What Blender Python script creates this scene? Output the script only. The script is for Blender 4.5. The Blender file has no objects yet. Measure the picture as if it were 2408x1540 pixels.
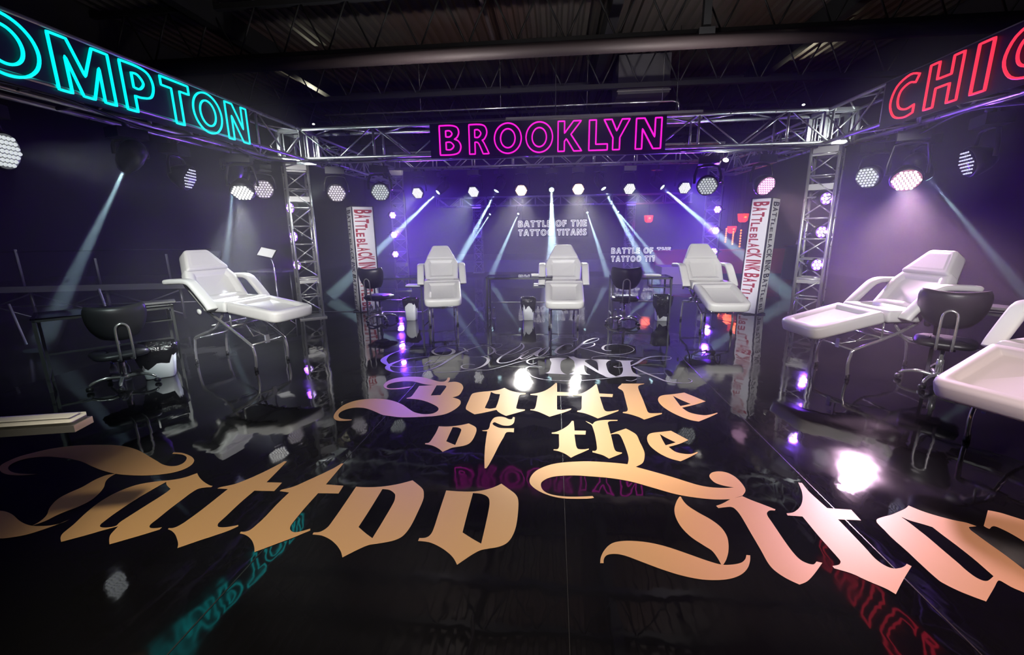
import bpy, bmesh, math, random
from mathutils import Vector, Matrix
R = math.radians
random.seed(7)
SC = bpy.context.scene
COL = SC.collection

# ------------------------------------------------------------------ camera, world, exposure, render look
RM = [[0.995280565476013, 0.008139220392863182, -0.09669720304716399],
      [0.09614889235543603, -0.21738277931329594, 0.9713393422264176],
      [-0.013114361767575047, -0.9760524987670609, -0.21713943254509505]]
CAM_H = 1.45
cd = bpy.data.cameras.new('camera'); cam = bpy.data.objects.new('camera', cd); COL.objects.link(cam)
cd.sensor_width = 36; cd.sensor_fit = 'HORIZONTAL'; cd.lens = 1010 / 2408 * 36; cd.clip_start = .02; cd.clip_end = 200
m = Matrix(((RM[0][0], -RM[0][1], -RM[0][2], 0), (RM[1][0], -RM[1][1], -RM[1][2], 0), (RM[2][0], -RM[2][1], -RM[2][2], CAM_H), (0, 0, 0, 1)))
cam.matrix_world = m
SC.camera = cam
W = bpy.data.worlds.new('world'); SC.world = W; W.use_nodes = True
W.node_tree.nodes['Background'].inputs[0].default_value = (.02, .02, .05, 1)
W.node_tree.nodes['Background'].inputs[1].default_value = .02
SC.view_settings.view_transform = 'Standard'; SC.view_settings.look = 'None'
SC.view_settings.exposure = 0.0; SC.view_settings.gamma = 1; SC.view_settings.use_curve_mapping = False
cy = SC.cycles
cy.use_denoising = True; cy.max_bounces = 5; cy.diffuse_bounces = 1; cy.glossy_bounces = 3; cy.transmission_bounces = 4
cy.transparent_max_bounces = 8; cy.volume_bounces = 0; cy.caustics_reflective = False; cy.caustics_refractive = False
cy.use_adaptive_sampling = True; cy.adaptive_threshold = .035; cy.time_limit = 1000; cy.sample_clamp_indirect = 4; cy.use_light_tree = True
SHAFT = .32          # density of the haze cones added so the narrow beams show
HAZE = .033          # scattering per metre of the stage haze

# ------------------------------------------------------------------ materials
def principled(name, col, rough=.5, metal=0, **k):
    mt = bpy.data.materials.new(name); mt.use_nodes = True
    b = mt.node_tree.nodes['Principled BSDF']
    b.inputs['Base Color'].default_value = (*col, 1); b.inputs['Roughness'].default_value = rough; b.inputs['Metallic'].default_value = metal
    for kk, v in k.items():
        b.inputs[kk].default_value = v
    return mt
def emis(name, col, s, base=(.02, .02, .02)):
    mt = principled(name, base, .4)
    b = mt.node_tree.nodes['Principled BSDF']
    b.inputs['Emission Color'].default_value = (*col, 1); b.inputs['Emission Strength'].default_value = s
    return mt
def noise_bump(mt, scale, strength, dist=.01, detail=3, stretch=(1, 1, 1), rough=None, colvar=None):
    nt = mt.node_tree; b = nt.nodes['Principled BSDF']
    tc = nt.nodes.new('ShaderNodeTexCoord'); mp = nt.nodes.new('ShaderNodeMapping'); mp.inputs['Scale'].default_value = stretch
    n = nt.nodes.new('ShaderNodeTexNoise'); n.inputs['Scale'].default_value = scale; n.inputs['Detail'].default_value = detail
    nt.links.new(tc.outputs['Object'], mp.inputs[0]); nt.links.new(mp.outputs[0], n.inputs['Vector'])
    if strength:
        bp = nt.nodes.new('ShaderNodeBump'); bp.inputs['Strength'].default_value = strength; bp.inputs['Distance'].default_value = dist
        nt.links.new(n.outputs['Fac'], bp.inputs['Height']); nt.links.new(bp.outputs[0], b.inputs['Normal'])
    if rough:
        mr = nt.nodes.new('ShaderNodeMapRange'); mr.inputs['To Min'].default_value = rough[0]; mr.inputs['To Max'].default_value = rough[1]
        nt.links.new(n.outputs['Fac'], mr.inputs['Value']); nt.links.new(mr.outputs[0], b.inputs['Roughness'])
    if colvar:
        cr = nt.nodes.new('ShaderNodeValToRGB'); cr.color_ramp.elements[0].color = (*colvar[0], 1); cr.color_ramp.elements[1].color = (*colvar[1], 1)
        cr.color_ramp.elements[0].position = .35; cr.color_ramp.elements[1].position = .65
        nt.links.new(n.outputs['Fac'], cr.inputs[0]); nt.links.new(cr.outputs[0], b.inputs['Base Color'])
    return mt
M = {}
M['floor'] = principled('black_gloss_film', (.006, .006, .007), .03, 0, **{'IOR': 1.75})
def floor_mat():
    mt = M['floor']; nt = mt.node_tree; b = nt.nodes['Principled BSDF']; L = nt.links.new
    tc = nt.nodes.new('ShaderNodeTexCoord')
    hs = []
    for sc, st, w in ((2.2, (1, .5, 1), 1.0), (9, (1, .6, 1), .16)):
        mp = nt.nodes.new('ShaderNodeMapping'); mp.inputs['Scale'].default_value = st
        n = nt.nodes.new('ShaderNodeTexNoise'); n.inputs['Scale'].default_value = sc; n.inputs['Detail'].default_value = 1.5
        L(tc.outputs['Object'], mp.inputs[0]); L(mp.outputs[0], n.inputs['Vector'])
        mu = nt.nodes.new('ShaderNodeMath'); mu.operation = 'MULTIPLY'; mu.inputs[1].default_value = w; L(n.outputs['Fac'], mu.inputs[0]); hs.append(mu)
    ad = nt.nodes.new('ShaderNodeMath'); ad.operation = 'ADD'; L(hs[0].outputs[0], ad.inputs[0]); L(hs[1].outputs[0], ad.inputs[1])
    bp = nt.nodes.new('ShaderNodeBump'); bp.inputs['Strength'].default_value = 1; bp.inputs['Distance'].default_value = .0045
    L(ad.outputs[0], bp.inputs['Height']); L(bp.outputs[0], b.inputs['Normal'])
    n = nt.nodes.new('ShaderNodeTexNoise'); n.inputs['Scale'].default_value = 1.7; n.inputs['Detail'].default_value = 6
    L(tc.outputs['Object'], n.inputs['Vector'])
    mr = nt.nodes.new('ShaderNodeMapRange'); mr.inputs['From Min'].default_value = .45; mr.inputs['From Max'].default_value = .75
    mr.inputs['To Min'].default_value = .03; mr.inputs['To Max'].default_value = .13
    L(n.outputs['Fac'], mr.inputs['Value']); L(mr.outputs[0], b.inputs['Roughness'])
floor_mat()
M['concrete'] = noise_bump(principled('dark_concrete', (.01, .01, .011), .18), 1.5, .12, .004, 6, colvar=((.006, .006, .007), (.014, .014, .016)))
M['gold'] = noise_bump(principled('gold_vinyl', (.82, .49, .21), .42, .08), 30, .08, .002, 4)
M['silver'] = principled('silver_vinyl', (.50, .49, .60), .4, .1)
M['alu'] = noise_bump(principled('aluminium_tube', (.66, .66, .64), .3, .8), 8, 0, rough=(.2, .42))
M['alu_plate'] = principled('aluminium_plate', (.5, .5, .5), .4, 1)
M['black'] = principled('black_paint', (.012, .012, .014), .45)
M['board'] = principled('black_sign_board', (.008, .006, .016), .5)
M['blackmetal'] = principled('black_powder_coat', (.02, .02, .023), .35, .3)
M['chrome'] = principled('chrome', (.92, .92, .91), .15, .85)
M['white'] = noise_bump(principled('white_vinyl_upholstery', (.78, .78, .76), .38), 60, .1, .002, 4)
M['piping'] = principled('white_piping', (.7, .7, .68), .35)
M['leather'] = noise_bump(principled('black_leatherette', (.022, .022, .026), .38), 90, .15, .002, 4)
M['glass'] = principled('clear_glass', (.85, .97, .93), .02, 0, **{'Transmission Weight': 1.0, 'IOR': 1.45})
M['pet'] = principled('clear_plastic', (.95, .96, 1), .04, 0, **{'Transmission Weight': .85, 'IOR': 1.4})
M['tabletube'] = principled('grey_table_frame', (.16, .17, .17), .3, .8)
M['binwhite'] = principled('white_plastic', (.80, .83, .88), .35)
M['bag'] = noise_bump(principled('black_bin_liner', (.012, .012, .014), .16), 14, .9, .03, 4)
M['paper'] = principled('white_paper', (.85, .85, .83), .6)
M['bluecap'] = principled('blue_cap', (.08, .08, .45), .4)
M['red'] = principled('red_cloth', (.55, .02, .03), .6)
M['tapered'] = principled('red_tape', (.75, .03, .06), .4)
M['bannerwhite'] = principled('white_banner', (.80, .80, .80), .45)
M['bannerred'] = principled('dark_red_print', (.36, .015, .03), .5)
M['bannerblack'] = principled('black_print', (.015, .015, .02), .5)
M['seam'] = principled('film_seam', (.03, .03, .03), .25)
M['steel'] = principled('dull_steel', (.32, .32, .33), .4, .9)
M['joist'] = principled('dark_joist_paint', (.012, .013, .015), .5, .2)
M['pipe'] = principled('sprinkler_pipe', (.028, .02, .022), .65, .1)
M['greyplastic'] = principled('grey_plastic', (.35, .35, .36), .5)
M['duct'] = principled('grey_duct', (.09, .09, .10), .5, .3)
M['riser'] = principled('stage_riser_side', (.10, .10, .11), .5)
M['wood'] = principled('pale_wood', (.35, .27, .2), .5)
M['walldark'] = noise_bump(principled('dark_wall_cladding', (.012, .012, .015), .7), 3, .1, .01)
def deck_mat():
    mt = principled('corrugated_deck', (.03, .03, .03), .5, .3); nt = mt.node_tree; b = nt.nodes['Principled BSDF']
    tc = nt.nodes.new('ShaderNodeTexCoord'); n = nt.nodes.new('ShaderNodeTexNoise'); n.inputs['Scale'].default_value = .35; n.inputs['Detail'].default_value = 5
    nt.links.new(tc.outputs['Object'], n.inputs['Vector'])
    cr = nt.nodes.new('ShaderNodeValToRGB'); cr.color_ramp.elements[0].color = (.045, .026, .022, 1); cr.color_ramp.elements[1].color = (.05, .046, .042, 1)
    cr.color_ramp.elements[0].position = .4; cr.color_ramp.elements[1].position = .6
    nt.links.new(n.outputs['Fac'], cr.inputs[0]); nt.links.new(cr.outputs[0], b.inputs['Base Color'])
    return mt
M['deck'] = deck_mat()
M['neon_cyan'] = emis('cyan_neon', (.0, .80, .82), 1.3)
M['neon_pink'] = emis('magenta_neon', (.95, .01, .62), 1.3)
M['neon_red'] = emis('red_neon', (1.0, .03, .07), 1.3)
M['led_white'] = emis('white_led', (1, .98, 1), 1.6)
M['lantern'] = emis('red_lantern_glow', (1, .05, .02), 1.5)
M['flame'] = emis('orange_lamp_glow', (1, .2, .04), 3.5)
M['led'] = {
 'dim': emis('lens_dim', (.80, .86, .86), .75, (.4, .4, .4)),
 'lilacdim': emis('lens_lilac_dim', (.85, .78, .86), .85, (.4, .4, .4)),
 'white': emis('lens_white', (1, .99, .96), 1.8, (.5, .5, .5)),
 'hot': emis('lens_hot', (1, .95, .86), 6, (.5, .5, .5)),
 'pink': emis('lens_pink', (1, .52, .86), 1.5, (.4, .4, .4)),
 'pinkhot': emis('lens_pink_hot', (1, .82, .92), 4.5, (.5, .5, .5)),
 'dark': emis('lens_star', (.78, .78, .95), 1.0, (.1, .1, .3)),
 'uv': emis('lens_violet', (.86, .74, 1.0), 3.5, (.3, .2, .5)),
 'beam': emis('lens_beam', (.55, .85, .90), 6, (.3, .3, .3)),
}
M['face'] = {
 'dim': emis('face_grey', (.30, .32, .34), .3), 'lilacdim': emis('face_lilac', (.36, .30, .36), .34), 'white': emis('face_white', (.4, .45, .46), .22), 'hot': emis('face_hot', (1, .62, .35), .6),
 'pink': emis('face_pink', (.85, .35, .7), .55), 'pinkhot': emis('face_pinkhot', (.85, .3, .5), .5), 'dark': principled('face_dark', (.015, .012, .05), .25),
 'uv': emis('face_violet', (.35, .1, 1), 1.2), 'beam': principled('face_beam', (.02, .02, .02), .3)}

# ------------------------------------------------------------------ mesh helpers
class MB:
    def __init__(s): s.v = []; s.f = []; s.sm = []
    def add(s, vs, fs, smooth=False, mat=None):
        o = len(s.v)
        s.v += [tuple(mat @ Vector(p)) if mat else tuple(p) for p in vs]
        s.f += [tuple(i + o for i in f) for f in fs]; s.sm += [smooth] * len(fs)
        return s
    def box(s, c, d, mat=None, rz=0):
        x, y, z = [q / 2 for q in d]
        vs = [(-x, -y, -z), (x, -y, -z), (x, y, -z), (-x, y, -z), (-x, -y, z), (x, -y, z), (x, y, z), (-x, y, z)]
        T = Matrix.Translation(c) @ Matrix.Rotation(rz, 4, 'Z')
        if mat: T = mat @ T
        return s.add(vs, [(0, 3, 2, 1), (4, 5, 6, 7), (0, 1, 5, 4), (1, 2, 6, 5), (2, 3, 7, 6), (3, 0, 4, 7)], False, T)
    def tube(s, pts, r, n=8, cap=True, closed=False, mat=None, flat=None, sq=1):
        P = [Vector(p) for p in pts]; N = len(P); rings = []; up = None
        for i in range(N):
            a = P[i - 1] if (i > 0 or closed) else P[i]; b = P[(i + 1) % N] if (i < N - 1 or closed) else P[i]
            t = (b - a)
            t = t.normalized() if t.length > 1e-9 else Vector((0, 0, 1))
            if up is None:
                up = Vector((0, 0, 1)) if abs(t.z) < .9 else Vector((1, 0, 0))
            u = (up - t * up.dot(t)); u = u.normalized() if u.length > 1e-6 else t.orthogonal().normalized()
            w = t.cross(u); up = u
            rr = r[i] if isinstance(r, (list, tuple)) else r
            fa, fb = flat or (1, 1)
            g = lambda q: math.copysign(abs(q) ** sq, q) if abs(q) > 1e-9 else 0.0
            rings.append([P[i] + (u * g(math.cos(2 * math.pi * k / n)) * fa + w * g(math.sin(2 * math.pi * k / n)) * fb) * rr for k in range(n)])
        vs = [p for q in rings for p in q]; fs = []
        for i in range(N if closed else N - 1):
            j = (i + 1) % N
            for k in range(n):
                l = (k + 1) % n; fs.append((i * n + k, i * n + l, j * n + l, j * n + k))
        if cap and not closed:
            fs.append(tuple(range(n - 1, -1, -1))); fs.append(tuple((N - 1) * n + k for k in range(n)))
        return s.add(vs, fs, True, mat)
    def lathe(s, prof, n=16, mat=None, smooth=True):
        vs = []; fs = []
        for r, z in prof:
            vs += [(r * math.cos(2 * math.pi * k / n), r * math.sin(2 * math.pi * k / n), z) for k in range(n)]
        for i in range(len(prof) - 1):
            for k in range(n):
                l = (k + 1) % n; fs.append((i * n + k, i * n + l, (i + 1) * n + l, (i + 1) * n + k))
        fs.append(tuple(range(n - 1, -1, -1))); fs.append(tuple((len(prof) - 1) * n + k for k in range(n)))
        return s.add(vs, fs, smooth, mat)
    def build(s, name, mt, parent=None, loc=None):
        me = bpy.data.meshes.new(name); me.from_pydata(s.v, [], s.f); me.update()
        bm = bmesh.new(); bm.from_mesh(me); bmesh.ops.recalc_face_normals(bm, faces=bm.faces[:]); bm.to_mesh(me); bm.free()
        if len(s.sm) == len(me.polygons): me.polygons.foreach_set('use_smooth', s.sm)
        me.materials.append(mt); o = bpy.data.objects.new(name, me); COL.objects.link(o)
        if parent: o.parent = parent
        if loc: o.location = loc
        return o
def thing(name, label, cat, loc=(0, 0, 0), rz=0, group=None):
    o = bpy.data.objects.new(name, None); COL.objects.link(o); o.empty_display_size = .1
    o.location = loc; o.rotation_euler = (0, 0, rz); o['label'] = label; o['category'] = cat
    if group: o['group'] = group
    return o
def tag(o, label, cat, group=None, kind=None):
    o['label'] = label; o['category'] = cat
    if group: o['group'] = group
    if kind: o['kind'] = kind
    return o
def struct(o): o['kind'] = 'structure'; return o
def dup(root, loc, rz, label):
    r = root.copy(); COL.objects.link(r); r.location = loc; r.rotation_euler = (0, 0, rz); r['label'] = label
    for ch in [c for c in bpy.data.objects if c.parent == root]:
        c = ch.copy(); COL.objects.link(c); c.parent = r
        for g in [q for q in bpy.data.objects if q.parent == ch]:
            d = g.copy(); COL.objects.link(d); d.parent = c
    return r
def smoothpath(p, closed=True, n=4):
    N = len(p); out = []
    for i in range(N if closed else N - 1):
        p1, p2 = p[i], p[(i + 1) % N]
        p0 = p[i - 1] if (closed or i > 0) else p1; p3 = p[(i + 2) % N] if (closed or i + 2 < N) else p2
        c1, c2 = (closed and len(p1) == 3), (closed and len(p2) == 3)
        if c1: p0 = p1
        if c2: p3 = p2
        for j in range(1 if c1 and c2 else n):
            t = j / n
            out.append(tuple(.5 * (2 * b + (-a + d) * t + (2 * a - 5 * b + 4 * d - e) * t * t + (-a + 3 * b - 3 * d + e) * t ** 3)
                             for a, b, d, e in zip(p0[:2] if closed else p0, p1, p2, p3)))
    if not closed: out.append(tuple(p[-1]))
    return out
def fill_mesh(loops, T=0.0, z=0.0):
    """flat filled polygon with holes, extruded by T if given"""
    cu = bpy.data.curves.new('tmp', 'CURVE'); cu.dimensions = '2D'; cu.fill_mode = 'BOTH' if T else 'NONE'
    cu.fill_mode = 'BOTH'; cu.extrude = T / 2
    for L in loops:
        sp = cu.splines.new('POLY'); sp.points.add(len(L) - 1); sp.use_cyclic_u = True
        for q, p in zip(sp.points, L): q.co = (p[0], p[1], 0, 1)
    ob = bpy.data.objects.new('tmp', cu); COL.objects.link(ob)
    dg = bpy.context.evaluated_depsgraph_get(); me = bpy.data.meshes.new_from_object(ob.evaluated_get(dg))
    vs = [(v.co.x, v.co.y, v.co.z + z) for v in me.vertices]; fs = [tuple(p.vertices) for p in me.polygons]
    bpy.data.objects.remove(ob); bpy.data.curves.remove(cu); bpy.data.meshes.remove(me)
    return vs, fs
_gl = {}
def glyph(ch, mode, off=.0, r=.02):
    """letter shape: 'fill' mesh or 'tube' outline, cap height scaled to 1, width as drawn; returns verts (x,y,z) faces, width"""
    k = (ch, mode, off, r)
    if k in _gl: return _gl[k]
    cu = bpy.data.curves.new('g', 'FONT'); cu.body = ch; cu.size = 1; cu.resolution_u = 5; cu.offset = off
    if mode == 'tube':
        cu.fill_mode = 'NONE'; cu.bevel_depth = r; cu.bevel_resolution = 1
    else:
        cu.fill_mode = 'BOTH'; cu.extrude = 0
    ob = bpy.data.objects.new('g', cu); COL.objects.link(ob)
    dg = bpy.context.evaluated_depsgraph_get(); me = bpy.data.meshes.new_from_object(ob.evaluated_get(dg))
    vs = [tuple(v.co) for v in me.vertices]; fs = [tuple(p.vertices) for p in me.polygons]
    bpy.data.objects.remove(ob); bpy.data.curves.remove(cu); bpy.data.meshes.remove(me)
    x0 = min(v[0] for v in vs); x1 = max(v[0] for v in vs); y0 = min(v[1] for v in vs); y1 = max(v[1] for v in vs); h = y1 - y0
    vs = [((v[0] - x0) / h, (v[1] - y0) / h, v[2] / h) for v in vs]
    _gl[k] = (vs, fs, (x1 - x0) / h); return _gl[k]

M['shaft'] = bpy.data.materials.new('added_beam_haze'); M['shaft'].use_nodes = True
def _sh():
    nt = M['shaft'].node_tree; nt.nodes.clear(); vo = nt.nodes.new('ShaderNodeVolumeScatter'); vo.inputs['Density'].default_value = SHAFT; vo.inputs['Anisotropy'].default_value = .25
    out = nt.nodes.new('ShaderNodeOutputMaterial'); nt.links.new(vo.outputs[0], out.inputs['Volume'])
_sh()
# bold sans letters as closed outlines, unit height; a third 1 marks a sharp corner
def _c(s):
    out = []
    for t in s.split():
        q = t.rstrip('*').split(','); out.append((float(q[0]), float(q[1]), 1) if t.endswith('*') else (float(q[0]), float(q[1])))
    return out
def _p(s): return _c(' '.join(q + '*' for q in s.split()))
def _el(rx, ry, cx=.5, cy_=.5): return [(cx + rx * math.cos(k * math.pi / 6), cy_ + ry * math.sin(k * math.pi / 6)) for k in range(12)]
BOLD = {
 'B': [_c('0,0* 0,1* .40,1 .62,.93 .68,.76 .62,.60 .52,.53* .66,.46 .74,.28 .66,.07 .42,0'), _c('.22,.62* .22,.82* .36,.82 .44,.72 .36,.62'), _c('.22,.18* .22,.43* .38,.43 .49,.30 .38,.18')],
 'R': [_c('0,0* 0,1* .40,1 .62,.93 .69,.72 .60,.52 .50,.46* .58,.36 .76,0* .53,0* .38,.33 .30,.40 .22,.40* .22,0*'), _c('.22,.57* .22,.82* .36,.82 .46,.70 .36,.57')],
 'O': [_el(.5, .51), _el(.27, .32)],
 'K': [_p('0,0 0,1 .23,1 .23,.60 .55,1 .82,1 .46,.56 .85,0 .57,0 .30,.42 .23,.33 .23,0')],
 'L': [_p('0,0 0,1 .23,1 .23,.2 .62,.2 .62,0')],
 'Y': [_p('.31,0 .31,.40 0,1 .26,1 .43,.62 .60,1 .86,1 .54,.40 .54,0')],
 'N': [_p('0,0 0,1 .27,1 .62,.38 .62,1 .83,1 .83,0 .58,0 .21,.66 .21,0')],
 'C': [_c('.78,.93* .70,.76* .52,.81 .30,.70 .24,.48 .32,.27 .54,.18 .76,.23* .76,.04* .50,-.01 .18,.10 .01,.45 .14,.84 .50,1.01')],
 'M': [_p('0,0 0,1 .30,1 .52,.40 .74,1 1.04,1 1.04,0 .82,0 .82,.66 .62,0 .42,0 .22,.66 .22,0')],
 'P': [_c('0,0* 0,1* .40,1 .64,.92 .72,.68 .62,.42 .38,.34 .23,.34* .23,0*'), _c('.23,.52* .23,.82* .37,.82 .48,.67 .37,.52')],
 'T': [_p('.27,0 .27,.8 0,.8 0,1 .78,1 .78,.8 .5,.8 .5,0')],
 'H': [_p('0,0 0,1 .23,1 .23,.62 .57,.62 .57,1 .8,1 .8,0 .57,0 .57,.42 .23,.42 .23,0')],
 'I': [_p('0,0 0,1 .24,1 .24,0')],
 'G': [_c('.80,.92* .72,.76* .52,.81 .30,.70 .24,.48 .32,.27 .50,.18 .60,.20* .60,.38* .44,.38* .44,.56* .83,.56* .83,.07* .54,-.01 .18,.10 .01,.45 .14,.84 .50,1.01')],
 'A': [_p('0,0 .34,1 .60,1 .94,0 .70,0 .63,.23 .31,.23 .24,0'), _p('.37,.40 .47,.76 .57,.40')],
 'E': [_p('0,0 0,1 .6,1 .6,.82 .23,.82 .23,.6 .57,.6 .57,.42 .23,.42 .23,.18 .62,.18 .62,0')],
 'F': [_p('0,0 0,1 .6,1 .6,.82 .23,.82 .23,.58 .57,.58 .57,.4 .23,.4 .23,0')],
 'S': [_c('.62,.95* .55,.77* .36,.83 .26,.74 .36,.62 .58,.50 .68,.28 .56,.06 .28,-.01 .02,.05* .03,.24* .28,.17 .42,.25 .36,.37 .12,.50 .02,.70 .14,.94 .38,1.01')],
}
_bl = {}
def bold(ch, r):
    """neon tube round a bold letter of unit height; verts (x, y, depth), faces, width"""
    if (ch, r) in _bl: return _bl[(ch, r)]
    mb = MB()
    for L in BOLD[ch]:
        P = smoothpath(L, True, 4); Q = []
        for i, p in enumerate(P):                       # extra points beside the corners keep the tube round
            a = Vector(p[:2]); b = Vector(P[(i + 1) % len(P)][:2]); d = (b - a).length; Q.append(a)
            if d > .12: Q += [a.lerp(b, .03 / d), a.lerp(b, 1 - .03 / d)]
        mb.tube([(q[0], q[1], 0) for q in Q], r, 6, closed=True)
    w = max(p[0] for L in BOLD[ch] for p in L)
    _bl[(ch, r)] = (mb.v, mb.f, w); return _bl[(ch, r)]
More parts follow.
